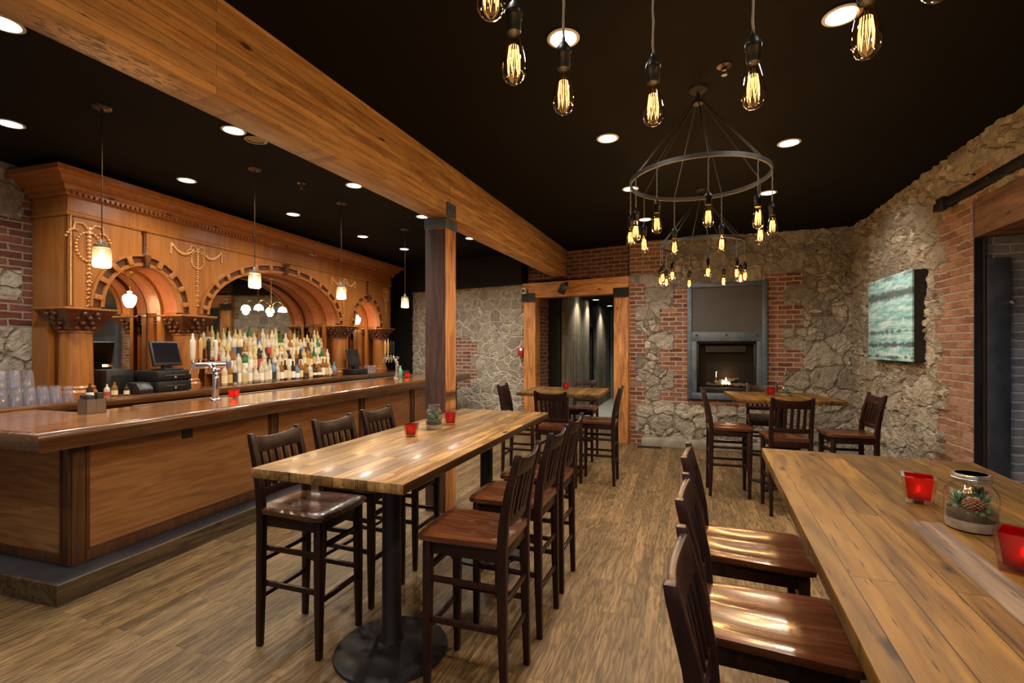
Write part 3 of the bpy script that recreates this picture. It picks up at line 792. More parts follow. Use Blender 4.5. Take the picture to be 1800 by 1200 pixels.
def sprinkler(x, y, label):
    t = thing('fire_sprinkler', label, 'sprinkler', (x, y, CEIL), 0)
    b = MB(); b.lathe([(0.042, 0.0), (0.045, -0.004), (0.018, -0.012), (0.014, -0.03)], (0, 0, 0), 20); b.build('escutcheon', M['bronze'], t, smooth=True)
    b = MB(); b.tube([(-0.012, 0, -0.03), (-0.016, 0, -0.045), (0, 0, -0.058)], 0.003, 6); b.tube([(0.012, 0, -0.03), (0.016, 0, -0.045), (0, 0, -0.058)], 0.003, 6)
    b.lathe([(0.018, -0.058), (0.018, -0.061)], (0, 0, 0), 12); b.build('deflector', M['chrome'], t)
sprinkler(0.222, 3.36, 'small fire sprinkler on the dark ceiling between the nearest hanging bulbs')
sprinkler(-3.976, 4.198, 'small fire sprinkler on the ceiling above the bar')
t = thing('ceiling_speaker', 'round ceiling speaker with a tan grille beside the beam, above the bar', 'speaker', (-3.50, 3.17, CEIL), 0)
b = MB(); b.lathe([(0.088, 0), (0.09, -0.012), (0.07, -0.012), (0.07, 0)], (0, 0, 0), 28); b.build('ring', M['bronze'], t, smooth=True)
b = MB(); b.lathe([(0.0, -0.006), (0.07, -0.006), (0.07, -0.002), (0, -0.002)], (0, 0, 0), 28); b.build('grille', simple('tan_grille', (0.30, 0.17, 0.07), 0.6), t)

DLS = []
def downlight(x, y, label, z=CEIL, energy=DOWN, size=1.0, angle=155, aim=None, col=None):
    t = thing('recessed_downlight', label, 'ceiling light', (x, y, z), 0, 'recessed downlights in the dark ceiling')
    b = MB(); b.lathe([(0.074*size, 0), (0.092*size, -0.003), (0.094*size, -0.008), (0.078*size, -0.012), (0.070*size, -0.004)], (0, 0, 0), 32); b.build('trim_ring', M['white_trim'], t, smooth=True)
    b = MB(); b.lathe([(0.0, -0.005), (0.070*size, -0.005), (0.070*size, -0.002), (0.0, -0.002)], (0, 0, 0), 32); b.build('lens', M['lamp_white'], t)
    l = bpy.data.lights.new('downlight_beam', 'SPOT')
    l.energy = energy; l.spot_size = math.radians(angle); l.spot_blend = 0.9; l.shadow_soft_size = 0.06; l.color = WARM
    o = bpy.data.objects.new('downlight_beam', l); link(o, t); o.location = (0, 0, -0.03)
    if col: l.color = col
    if aim:
        l.spot_size = math.radians(88)
        o.rotation_euler = (Vector(aim)-Vector((x, y, z))).to_track_quat('-Z', 'Y').to_euler()
    return t
nb = ['first and nearest', 'second', 'third', 'fourth', 'fifth and farthest']
for (x, y), n in zip(((-3.55, 1.55), (-3.52, 2.97), (-3.47, 4.44), (-3.42, 5.83), (-3.36, 7.26)), nb):
    downlight(x, y, 'recessed downlight close to the timber beam over the bar, %s of its row' % n, energy=DOWN*(1.4 if y > 7 else 1.0))
for (x, y), n in zip(((-5.10, 2.27), (-5.05, 3.69), (-5.00, 5.13), (-4.95, 6.55), (-4.87, 7.65)), nb):
    downlight(x, y, 'round recessed downlight in front of the back bar cornice, %s of that row' % n)
for (x, y), n in zip(((-0.675, 2.735), (-0.642, 4.177), (-0.605, 5.602), (-0.556, 7.023)), ['nearest, glaring behind a bulb cord', 'second', 'third', 'fourth and farthest']):
    downlight(x, y, 'recessed downlight left of the wheel chandeliers, %s in its row' % n, energy=DOWN*(1.5 if y > 6 else 1.0))
for (x, y), n in zip(((0.784, 3.055), (0.839, 4.812), (0.882, 6.291)), ['nearest, beside a large bulb', 'second', 'third and farthest']):
    downlight(x, y, 'round recessed downlight right of the wheel chandeliers, %s of that row' % n, aim=(RX, 6.95, 1.9) if y > 6 else None, energy=DOWN*1.15 if y > 6 else DOWN)
# the same rows carried on over the camera (out of frame, they light the near tables)
for x, y in ((-0.70, 1.30), (0.75, 1.30), (-0.70, -0.15), (0.75, -0.15), (-3.55, 0.15), (-5.1, 0.85)):
    downlight(x, y, 'round recessed downlight of the rows continuing over the viewer', energy=DOWN*0.7)
downlight(-2.10, 10.6, 'round recessed downlight in the passage beyond the doorway, nearer one', 2.8, 75, 1.0, 120)
downlight(-2.10, 11.8, 'round recessed downlight in the passage beyond the doorway, farther one', 2.8, 80, 1.0, 120)
downlight(-2.05, 13.7, 'round recessed downlight deepest in the passage, mostly hidden', 2.8, 110, 1.0, 120)
downlight(2.92, 3.75, 'added cool downlight, out of view under the lintel, brightening the wide doorway brick', 2.585, 40, 1.0, 150, None, (0.72, 0.83, 1.0))  # added lamp out of view, brightens the far brick side of the doorway

# ================================================================ BAR STOOLS
def make_stool():
    t = thing('bar_stool', 'x', 'bar stool', (0, 0, 0), 0, 'dark wooden bar stools with slatted backs')
    m = M['chair']
    for sx in (-1, 1):
        b = MB(); b.rects([(sx*0.168, 0.192, 0.0, 0.030, 0.030), (sx*0.165, 0.190, 0.35, 0.040, 0.040), (sx*0.163, 0.188, 0.722, 0.042, 0.042)])
        b.build('front_leg', m, t, bevel=0.004)
        b = MB()
        b.rects([(sx*0.172, -0.205, 0.0, 0.030, 0.032), (sx*0.172, -0.196, 0.35, 0.036, 0.042), (sx*0.172, -0.192, 0.72, 0.036, 0.046), (sx*0.172, -0.203, 0.86, 0.036, 0.044), (sx*0.172, -0.228, 1.0, 0.035, 0.038), (sx*0.172, -0.262, 1.13, 0.034, 0.032), (sx*0.172, -0.270, 1.165, 0.030, 0.028)])
        b.build('rear_leg', m, t, bevel=0.004)
    # saddle seat
    b = MB(); bm = b.bm
    nx, ny = 14, 14
    top = []; bot = []
    for j in range(ny+1):
        v = j/ny
        y = -0.212+v*0.455
        half = 0.188+0.022*v
        if v > 0.85: half -= 0.02*((v-0.85)/0.15)**2
        rt = []; rb = []
        for i in range(nx+1):
            u = i/nx*2-1
            yy = y
            if v > 0.999: yy = y-0.012*abs(u)**3
            x = u*half
            d = 0.013*max(0, 1-((abs(u)-0.45)/0.42)**2)*max(0, 1-((v-0.40)/0.42)**2)
            edge = 0.010*(abs(u)**10)+0.010*max(0, (v-0.9)/0.1)**2
            rt.append(bm.verts.new((x, yy, 0.768-d-edge)))
            rb.append(bm.verts.new((x*0.985, yy-0.003*v, 0.732)))
        top.append(rt); bot.append(rb)
    for j in range(ny):
        for i in range(nx):
            bm.faces.new((top[j][i], top[j][i+1], top[j+1][i+1], top[j+1][i]))
            bm.faces.new((bot[j][i+1], bot[j][i], bot[j+1][i], bot[j+1][i+1]))
    for i in range(nx):
        bm.faces.new((top[0][i+1], top[0][i], bot[0][i], bot[0][i+1]))
        bm.faces.new((top[ny][i], top[ny][i+1], bot[ny][i+1], bot[ny][i]))
    for j in range(ny):
        bm.faces.new((top[j][0], top[j+1][0], bot[j+1][0], bot[j][0]))
        bm.faces.new((top[j+1][nx], top[j][nx], bot[j][nx], bot[j+1][nx]))
    b.build('seat', M['seat'], t, smooth=True, angle=50)
    b = MB()
    for sx in (-1, 1): b.bx(sx*0.165-0.010, sx*0.165+0.010, -0.175, 0.170, 0.665, 0.732)
    b.bx(-0.145, 0.145, 0.182, 0.200, 0.665, 0.732); b.bx(-0.155, 0.155, -0.205, -0.187, 0.672, 0.732)
    b.build('apron', m, t, bevel=0.003)
    for sx in (-1, 1):
        for z in (0.545, 0.350):
            b = MB(); b.bx(sx*0.168-0.009, sx*0.168+0.009, -0.180, 0.176, z-0.014, z+0.014); b.build('stretcher', m, t, bevel=0.004)
    for z in (0.585, 0.300):
        b = MB(); b.bx(-0.150, 0.150, 0.182, 0.200, z-0.015, z+0.015); b.build('stretcher', m, t, bevel=0.004)
    for z in (0.47, 0.27):
        b = MB(); b.bx(-0.156, 0.156, -0.208, -0.190, z-0.013, z+0.013); b.build('stretcher', m, t, bevel=0.004)
    # curved crest rail and lower rail of the back
    def rail(z0, z1, y0, y1, bow, thick, dip=0.0):
        b = MB(); rings = []
        for i in range(13):
            u = i/6-1
            x = u*0.156
            k = bow*(1-u*u)
            dz = -dip*(1-abs(u)**2.5)+ (0.0)
            rings.append([(x, y0-k-thick/2, z0), (x, y0-k+thick/2, z0), (x, y1-k+thick/2, z1+dz), (x, y1-k-thick/2, z1+dz)])
        b.loft(rings); return b
    rail(1.055, 1.152, -0.240, -0.262, 0.016, 0.022, 0.02).build('crest_rail', m, t, bevel=0.004)
    rail(0.815, 0.862, -0.198, -0.203, 0.012, 0.020).build('lower_rail', m, t, bevel=0.003)
    for k in range(5):
        x = (k-2)*0.056
        u = x/0.156
        k0 = 0.012*(1-u*u); k1 = 0.016*(1-u*u)
        b = MB(); b.rects([(x, -0.203-k0, 0.860, 0.026, 0.02), (x, -0.222-k1*0.9, 0.965, 0.026, 0.02), (x, -0.241-k1, 1.058, 0.026, 0.02)])
        b.build('slat', m, t, bevel=0.002)
    return t
STOOL = make_stool()
FIRST = [True]
def stool(cx, cy, facing, label, dz=0):
    """facing: direction the sitter looks, degrees; 0 = +x, 90 = +y"""
    rz = math.radians(facing-90)
    if FIRST[0]:
        FIRST[0] = False
        STOOL.location = (cx, cy, 0); STOOL.rotation_euler = (0, 0, rz); STOOL['label'] = label
        return STOOL
    return dup(STOOL, (cx, cy, 0), rz, label)
# long table on the left: three each side
stool(-2.02, 2.215, 1, 'dark bar stool at the near left corner of the long table, backing the bar')
stool(-2.06, 2.74, -2, 'dark bar stool second along the left side of the long table, backing the bar')
stool(-2.08, 3.28, 0, 'dark bar stool farthest along the left of the long table, beside the timber post')
stool(-0.985, 2.215, 181, 'dark bar stool with a red-brown seat at the near right corner of the long table')
stool(-0.985, 2.80, 179, 'dark bar stool in the middle of the right side of the long table')
stool(-0.995, 3.33, 180, 'dark bar stool farthest along the right side of the long table')
# plank table on the right: three along its left side
stool(0.265, 2.42, -3, 'dark bar stool farthest along the left side of the big plank table, glossy seat showing')
stool(0.255, 1.79, -3, 'dark bar stool in the middle of the plank table side, glints on its seat')
stool(0.245, 1.205, -3, 'dark bar stool nearest the viewer beside the big plank table, only its back showing')
# square table by the fireplace
stool(0.435, 5.955, 3, 'dark bar stool standing sideways left of the table near the fireplace')
stool(0.925, 5.50, 94, 'dark bar stool with its slatted back to the viewer at the table near the fireplace')
stool(1.57, 5.93, 186, 'dark bar stool right of the fireplace table, backing the stone wall under the turquoise panel')
stool(0.92, 6.90, 268, 'dark bar stool behind the fireplace table, facing the viewer')
# square table by the doorway
stool(-1.395, 5.36, 88, 'dark bar stool with its back to the viewer at the table before the doorway')
stool(-1.02, 5.945, 181, 'dark bar stool right of the table before the doorway, beside the right post')
stool(-2.02, 5.95, 2, 'dark bar stool left of the table before the doorway, mostly hidden by the long table')
stool(-1.45, 7.10, 270, 'dark bar stool behind the table before the doorway, facing the viewer')

# ================================================================ TABLES
def pedestal(t, x, y, r, h, disc=True, rz=0.0):
    if disc:
        b = MB(); b.lathe([(0.0, 0), (r, 0), (r+0.004, 0.006), (r, 0.014), (r*0.75, 0.026), (r*0.35, 0.042), (0.075, 0.060), (0.0, 0.060)], (x, y, 0), 56); b.build('base_disc', M['table_base'], t, smooth=True)
    else:
        b = MB()
        for k in range(4):
            a = k*PI/2+rz
            c, s_ = math.cos(a), math.sin(a)
            R = Matrix.Rotation(a, 3, 'Z')
            rings = []
            for d, z, w_ in ((0.0, 0.07, 0.10), (0.12, 0.055, 0.085), (0.27, 0.032, 0.07), (0.33, 0.024, 0.06)):
                rings.append([tuple(Vector((x, y, 0))+R @ Vector(q)) for q in ((d, -w_/2, 0.004), (d, w_/2, 0.004), (d, w_/2*0.8, z), (d, -w_/2*0.8, z))])
            b.loft(rings)
        b.build('cross_foot', M['table_base'], t, bevel=0.004)
    b = MB(); b.lathe([(0.0, 0.04), (0.072, 0.04), (0.066, 0.065), (0.052, 0.085), (0.050, h-0.02), (0.0, h-0.02)], (x, y, 0), 32); b.build('column', M['table_base'], t, smooth=True)
    b = MB(); b.bx(x-0.24, x+0.24, y-0.035, y+0.035, h-0.025, h); b.bx(x-0.035, x+0.035, y-0.24, y+0.24, h-0.025, h); b.build('top_bracket', M['table_base'], t)

t = thing('long_bar_table', 'long butcher-block bar table on black round pedestals beside the bar', 'table', (-1.555, 2.92, 0), math.radians(0.6))
b = MB(); b.bx(-0.42, 0.42, -1.17, 1.19, 1.024, 1.07); b.build('tabletop', M['table_x'], t, bevel=0.005)
pedestal(t, 0.03, -0.66, 0.30, 1.024); pedestal(t, 0.03, 0.70, 0.30, 1.024)

t = thing('plank_bar_table', 'big honey-coloured plank bar table in the right foreground', 'table', (0.83, 1.98, 0), math.radians(-2.4))
b = MB(); b.bx(-0.475, 0.475, -1.25, 1.10, 1.022, 1.07); b.build('tabletop', M['table'], t, bevel=0.006)
b = MB(); b.bx(-0.145, -0.055, -1.20, -0.02, 1.0695, 1.0712); b.build('weathered_board', wood('grey_weathered_plank', [(0.035, 0.022, 0.014), (0.095, 0.063, 0.042), (0.175, 0.122, 0.085)], 'Y', 0, 0, 0.7, 1.2, 1.2, 0, 0, 0.05, 0.6, planes=('X', 'Y')), t, label='grey weathered inlaid board')
pedestal(t, 0.05, -0.62, 0.30, 1.022); pedestal(t, 0.05, 0.62, 0.30, 1.022)

t = thing('square_bar_table', 'square wooden bar table near the fireplace', 'table', (1.02, 6.36, 0), math.radians(6))
b = MB(); b.bx(-0.52, 0.52, -0.44, 0.56, 1.026, 1.07); b.build('tabletop', M['table'], t, bevel=0.006)
pedestal(t, 0, 0.04, 0.3, 1.026, False, PI/4)
t = thing('square_bar_table', 'square wooden bar table standing before the timber doorway', 'table', (-1.53, 6.27, 0), math.radians(2))
b = MB(); b.bx(-0.53, 0.53, -0.45, 0.52, 1.026, 1.07); b.build('tabletop', M['table'], t, bevel=0.006)
pedestal(t, 0, 0.03, 0.3, 1.026, False, PI/4)

# ================================================================ TABLE THINGS
def candle(x, y, z, rz, label, s=1.0, energy=0.025):
    """square tapered glass votive: thick clear outer glass, red inner cup, candle"""
    t = thing('candle_holder', label, 'candle', (x, y, z), rz, 'red glass candle holders')
    def sq(h, hz): return [(-h, -h, hz), (h, -h, hz), (h, h, hz), (-h, h, hz)]
    b = MB(); bm = b.bm
    a0, a1 = 0.041*s, 0.053*s
    H_ = 0.102*s
    b.loft([sq(a0, 0.0), sq(a1, H_)], cap=False)
    bm.faces.new([bm.verts.new(p) for p in sq(a0, 0.0005)])
    b.build('outer_glass', M['red_clear'], t)
    b = MB(); bm = b.bm
    i0, i1 = 0.033*s, 0.043*s
    b.loft([sq(i0, 0.016*s), sq(i1, H_-0.001)], cap=False)
    bm.faces.new([bm.verts.new(p) for p in reversed(sq(i0, 0.016*s))])
    b.build('red_cup', M['red_glass'], t, label='glowing red inner glass')
    b = MB()
    for k in range(4):
        c = [(a1, a1), (-a1, a1), (-a1, -a1), (a1, -a1)]; d = [(i1, i1), (-i1, i1), (-i1, -i1), (i1, -i1)]
        p, q = c[k], c[(k+1) % 4]; p2, q2 = d[k], d[(k+1) % 4]
        b.bm.faces.new([b.bm.verts.new((v[0], v[1], H_+0.0003)) for v in (p, q, q2, p2)])
    b.build('rim', M['red_clear'], t)
    b = MB(); b.lathe([(0.019*s, 0), (0.019*s, 0.02*s), (0.002, 0.02*s)], (0, 0, 0.018*s), 14); b.build('tealight', M['wax'], t)
    b = MB(); b.lathe([(0.002*s, 0), (0.006*s, 0.006*s), (0.005*s, 0.013*s), (0.0008, 0.026*s)], (0, 0, 0.040*s), 8); b.build('flame', M['flame'], t, smooth=True)
    l = bpy.data.lights.new('candle_light', 'POINT'); l.energy = energy; l.color = (1, 0.5, 0.2); l.shadow_soft_size = 0.012
    o = bpy.data.objects.new('candle_light', l); link(o, t); o.location = (0, 0, 0.060*s)
    return t
def jar_profile(r, h):
    return [(0.0, 0.0), (r*0.86, 0.0), (r*0.97, h*0.03), (r, h*0.08), (r, h*0.62), (r*0.97, h*0.70), (r*0.84, h*0.78), (r*0.70, h*0.84), (r*0.68, h*0.86), (r*0.68, h)]
def terrarium(x, y, z, rz, label, r, h, detail=True, lid=True):
    t = thing('terrarium_jar', label, 'jar', (x, y, z), rz)
    b = MB(); bm = b.bm
    pr = jar_profile(r, h)
    rings = [[(q*math.cos(2*PI*k/36), q*math.sin(2*PI*k/36), zz) for k in range(36)] for q, zz in [(max(1e-4, a), c) for a, c in pr]]
    b.loft(rings, cap=False); b.build('glass', M['clear'], t, smooth=True, angle=60)
    b = MB(); b.lathe([(0, 0.004), (r*0.93, 0.004), (r*0.965, h*0.09), (r*0.965, h*0.20), (0, h*0.20)], (0, 0, 0), 30); b.build('sand', M['sand'], t, smooth=True)
    b = MB(); b.lathe([(0, h*0.20), (r*0.96, h*0.20), (r*0.96, h*0.30), (r*0.75, h*0.36), (r*0.3, h*0.39), (0, h*0.40)], (0, 0, 0), 30)
    for v in b.bm.verts: v.co.z += 0.05*h*math.sin(v.co.x*90+v.co.y*50) if v.co.z > h*0.28 else 0
    b.build('soil', M['soil'], t, smooth=True)
    rnd = random.Random(int(x*1000))
    b = MB()
    for k in range(26):
        a = rnd.uniform(0, 2*PI); d = r*rnd.uniform(0.3, 0.88)
        b.ball((d*math.cos(a), d*math.sin(a), h*rnd.uniform(0.33, 0.42)), r*rnd.uniform(0.08, 0.15), 8)
    b.build('moss', M['moss'], t, smooth=True)
    for q, (px_, py_, n, sz) in enumerate(((0.30, -0.1, 16, 0.5), (-0.42, 0.2, 12, 0.42))):
        b = MB()
        for k in range(n):
            a = k*2.4; tilt = 0.35+0.9*(k/n)
            L = r*sz*(0.9+0.4*k/n)
            dirv = Vector((math.cos(a)*math.sin(tilt), math.sin(a)*math.sin(tilt), math.cos(tilt)))
            p0 = Vector((px_*r, py_*r, h*0.42+(n-k)*h*0.012))
            pts = [p0+dirv*L*f+Vector((0, 0, 0.12*L*f*f)) for f in (0, 0.3, 0.6, 0.85, 1.0)]
            b.tube(pts, [r*0.05, r*0.085, r*0.08, r*0.045, r*0.008], 6)
        b.build('plant', M['leaf'], t, smooth=True)
    if detail:
        b = MB()
        for i in range(9):
            for k in range(9):
                a = k*2*PI/9+i*0.35; rr = r*0.36*math.sin(PI*(i+1.2)/10.5)
                c = Vector((-0.30*r, -0.45*r, h*0.50))
                off = Vector((rr*math.cos(a), rr*math.sin(a)*0.9, (i-4)*r*0.075))
                b.ball(c+off, r*0.075, 6, (1, 1, 0.55))
        b.ball((-0.30*r, -0.45*r, h*0.50), r*0.26, 10)
        b.build('pine_cone', M['cone'], t, smooth=True)
    if lid:
        b = MB(); b.lathe([(r*0.60, h+0.004), (r*0.70, h+0.004), (r*0.73, h), (r*0.74, h-h*0.035), (r*0.72, h-h*0.045), (r*0.745, h-h*0.055), (r*0.745, h-h*0.11), (r*0.70, h-h*0.12), (r*0.69, h-h*0.11), (r*0.69, h-0.004), (r*0.60, h-0.002), (r*0.60, h+0.004)], (0, 0, 0), 36)
        b.build('lid_ring', M['zinc'], t, smooth=True)
    else:
        b = MB(); b.tube([(r*0.69*math.cos(k*PI/16), r*0.69*math.sin(k*PI/16), h) for k in range(32)], h*0.018, 6, True); b.build('glass_rim', M['clear'], t, smooth=True)
    return t
TZ = 1.07
candle(0.812, 2.215, TZ, math.radians(-17), 'red glass candle holder on the plank table, behind the lidded terrarium jar', 0.97)
candle(0.815, 1.622, TZ, math.radians(-31), 'red glass candle holder cut by the right picture edge, in front of the terrarium jar', 1.0)
terrarium(0.852, 1.950, TZ, 0.3, 'lidded terrarium jar with moss, plants and a pine cone on the plank table', 0.066, 0.172)
candle(-1.675, 2.715, TZ, math.radians(20), 'red glass candle holder on the long table, nearest the viewer of its two', 0.80, 0.02)
candle(-1.655, 3.225, TZ, math.radians(24), 'red glass candle holder on the long table, behind the open glass jar', 0.92, 0.02)
terrarium(-1.68, 3.02, TZ, 1.0, 'open glass jar with sand and plants between two red candles on the long table', 0.056, 0.17, False, False)
candle(-1.53, 6.36, TZ, 0.2, 'red glass candle holder on the table before the doorway', 0.95, 0.02)
candle(0.925, 6.44, TZ, 0.1, 'red glass candle holder on the table near the fireplace', 1.0, 0.02)
terrarium(1.10, 6.50, TZ, 0.8, 'small glass jar with green sprigs beside the candle on the fireplace table', 0.055, 0.125, False, False)

# ================================================================ HANGING LIGHTS
def bulb_profile():
    return [(0.0005, 0.0), (0.012, 0.002), (0.022, 0.009), (0.029, 0.021), (0.032, 0.036), (0.0315, 0.052), (0.028, 0.075), (0.0225, 0.100), (0.017, 0.121), (0.0135, 0.133), (0.0130, 0.142)]
def _mesh(b, name, m, smooth=True):
    o = b.build(name, m, None, smooth=smooth, angle=60)
    me = o.data
    bpy.data.objects.remove(o)
    return me
b = MB()
pr = bulb_profile()
b.loft([[(r*math.cos(2*PI*k/24), r*math.sin(2*PI*k/24), z) for k in range(24)] for r, z in pr], cap=False)
ME_BULB = _mesh(b, 'bulb', M['amber'])
b = MB()
for k in range(7):
    a = 2*PI*k/7; a2 = a+2*PI/14
    p = [(0.012*math.cos(a), 0.012*math.sin(a), 0.098), (0.0165*math.cos(a), 0.0165*math.sin(a), 0.060), (0.0150*math.cos((a+a2)/2), 0.0150*math.sin((a+a2)/2), 0.026), (0.0165*math.cos(a2), 0.0165*math.sin(a2), 0.060), (0.012*math.cos(a2), 0.012*math.sin(a2), 0.098)]
    b.tube(p, 0.0009, 5)
ME_FIL = _mesh(b, 'filament', M['filament'])
b = MB(); b.lathe([(0.003, 0.03), (0.005, 0.06), (0.004, 0.1), (0.006, 0.14)], (0, 0, 0), 8); ME_STEM = _mesh(b, 'glass_stem', M['amber'])
b = MB(); b.lathe([(0.0, 0.134), (0.0175, 0.134), (0.0195, 0.140), (0.0195, 0.170), (0.0215, 0.172), (0.0235, 0.186), (0.0215, 0.190), (0.020, 0.196), (0.012, 0.210), (0.006, 0.216), (0.005, 0.226), (0.0, 0.226)], (0, 0, 0), 24)
ME_SOCK = _mesh(b, 'socket', M['bakelite'])
def meshobj(name, me, parent, loc=(0, 0, 0), scale=None):
    o = bpy.data.objects.new(name, me); link(o, parent); o.location = loc
    if scale: o.scale = scale
    return o
def chandelier(x, y, ring_z, bulb_z, label, R=0.47, n=10, phase=0.0, drops=None, bulbs=None):
    t = thing('wheel_chandelier', label, 'chandelier', (x, y, ring_z), 0, 'iron wheel chandeliers with filament bulbs')
    b = MB(); b.loft([[((R+dx)*math.cos(2*PI*k/72), (R+dx)*math.sin(2*PI*k/72), dz) for dx, dz in ((-0.006, -0.014), (0.006, -0.014), (0.006, 0.014), (-0.006, 0.014))] for k in range(72)], closed=True)
    b.build('wheel_ring', M['iron'], t, smooth=True)
    top = CEIL-ring_z
    b = MB(); b.lathe([(0.0, top), (0.065, top), (0.062, top-0.012), (0.03, top-0.03), (0.012, top-0.035), (0.012, top-0.075), (0.035, top-0.085), (0.035, top-0.105), (0.0, top-0.11)], (0, 0, 0), 20); b.build('canopy', M['iron'], t, smooth=True)
    for k in range(n):
        a = phase+2*PI*k/n
        if bulbs: bx_, by_ = bulbs[k][0]-x, bulbs[k][1]-y
        else: bx_, by_ = R*math.cos(a), R*math.sin(a)
        a = math.atan2(by_, bx_)
        rx, ry = R*math.cos(a), R*math.sin(a)
        bx_, by_ = rx*1.0+ (bx_-rx)*0.6, ry+(by_-ry)*0.6
        b = MB(); b.tube([(0.03*math.cos(a), 0.03*math.sin(a), top-0.09), (rx, ry, 0.012)], 0.0035, 5); b.build('rod', M['iron'], t)
        bz = (drops[k] if drops else bulb_z)-ring_z
        pts = []
        zt = bz+0.222
        for i in range(13):
            f = i/12
            pts.append((rx+(bx_-rx)*(1-f)*0+ (0.0015*math.sin(i*2.2)), ry+0.0015*math.cos(i*2.2), -0.01+(zt+0.01)*f))
        b = MB(); b.tube(pts, [0.0034+0.0008*(i % 2) for i in range(13)], 6); b.build('cord', M['cord'], t, smooth=True)
        s_ = meshobj('socket', ME_SOCK, t, (rx, ry, bz))
        bu = meshobj('bulb', ME_BULB, t, (rx, ry, bz))
        meshobj('filament', ME_FIL, bu)
        l = bpy.data.lights.new('bulb_light', 'POINT'); l.energy = BULB; l.color = (1.0, 0.72, 0.44); l.shadow_soft_size = 0.02
        lo = bpy.data.objects.new('bulb_light', l); link(lo, t); lo.location = (rx, ry, bz+0.03)
    return t
def by_angle(pts, cx, cy, R, extra):
    out = []
    for (px_, py_) in list(pts)+list(extra):
        a = math.atan2(py_-cy, px_-cx)
        out.append((cx+R*math.cos(a), cy+R*math.sin(a)))
    return out
near = [(-0.36, 0.95), (-0.43, 1.19), (-0.35, 1.40), (-0.11, 1.60), (0.16, 1.50), (0.385, 1.36), (0.47, 1.19)]
chandelier(0.02, 1.13, 2.99, 2.335, 'nearest wheel chandelier, its ring out of sight and big bulbs hanging from the picture top', 0.45, 10, 0, None,
           near+[(0.36, 0.80), (0.02, 0.67), (-0.25, 0.75)])
mid = [(-0.38, 3.55), (-0.27, 3.82), (-0.07, 3.96), (0.23, 3.98), (0.50, 3.80), (-0.15, 3.27), (0.12, 3.14), (0.40, 3.30), (0.53, 3.53), (-0.33, 3.38)]
chandelier(0.07, 3.60, 2.81, 2.37, 'middle wheel chandelier, its whole iron ring and hanging bulbs visible', 0.455, 10, 0, None, mid)
far = [(-0.32, 5.98), (-0.17, 5.57), (0.03, 6.33), (0.20, 5.50), (0.40, 6.28), (0.49, 5.63), (0.60, 5.92), (0.57, 6.08), (-0.26, 6.16), (-0.28, 5.73)]
chandelier(0.15, 5.92, 2.81, 2.37, 'farthest wheel chandelier, small bulbs hanging before the fireplace', 0.45, 10, 0, None, far)

def jar_pendant(x, y, label):
    z0 = 2.24
    t = thing('jar_pendant', label, 'pendant lamp', (x, y, CEIL), 0, 'mason jar pendant lamps over the bar')
    b = MB(); b.lathe([(0.0, 0), (0.065, 0), (0.062, -0.008), (0.05, -0.016), (0.012, -0.022), (0.006, -0.05), (0.0, -0.05)], (0, 0, 0), 24); b.build('canopy', M['bronze'], t, smooth=True)
    h = 0.175; zb = z0-CEIL
    b = MB(); b.tube([(0, 0, -0.03), (0, 0, zb+h+0.03)], 0.0045, 6); b.build('stem', M['bronze'], t)
    r = 0.058
    prof = [(0.0005, 0.0), (r*0.8, 0.0), (r*0.95, 0.006), (r, 0.016), (r, h*0.76), (r*0.96, h*0.81), (r*0.86, h*0.85), (r*0.84, h*0.87)]
    b = MB(); b.loft([[(q*math.cos(2*PI*k/28), q*math.sin(2*PI*k/28), zb+z) for k in range(28)] for q, z in prof], cap=False); b.build('jar', M['jar_lamp'], t, smooth=True, angle=60)
    b = MB(); b.lathe([(0.0, h*0.99), (r*0.45, h*0.99), (r*0.80, h*0.985), (r*0.86, h*0.97), (r*0.86, h*0.90), (r*0.83, h*0.895), (r*0.86, h*0.885), (r*0.86, h*0.84), (0.0, h*0.84)], (0, 0, zb), 28)
    b.lathe([(0.02, h*0.98), (0.016, h*1.2), (0.0, h*1.22)], (0, 0, zb), 14); b.build('lid', M['zinc'], t, smooth=True)
    b = MB(); b.lathe([(0.0005, 0.035), (0.020, 0.045), (0.024, 0.065), (0.022, 0.085), (0.015, 0.110), (0.012, 0.135)], (0, 0, zb), 16); b.build('bulb', M['lamp_warm'], t, smooth=True)
    l = bpy.data.lights.new('jar_light', 'POINT'); l.energy = 10.0; l.color = (1.0, 0.68, 0.36); l.shadow_soft_size = 0.03
    o = bpy.data.objects.new('jar_light', l); link(o, t); o.location = (0, 0, zb+0.02)
    return t
for (x, y), lb in zip(((-4.115, 2.355), (-4.10, 3.70), (-4.065, 4.955), (-4.055, 6.39)),
        ('first jar pendant from the left, over the near end of the bar', 'second jar pendant from the left, hanging before the wide middle arch',
         'third jar pendant from the left, hanging between the middle and right arches', 'fourth and farthest jar pendant, against the dark wall by the timber post')):
    jar_pendant(x, y, lb)

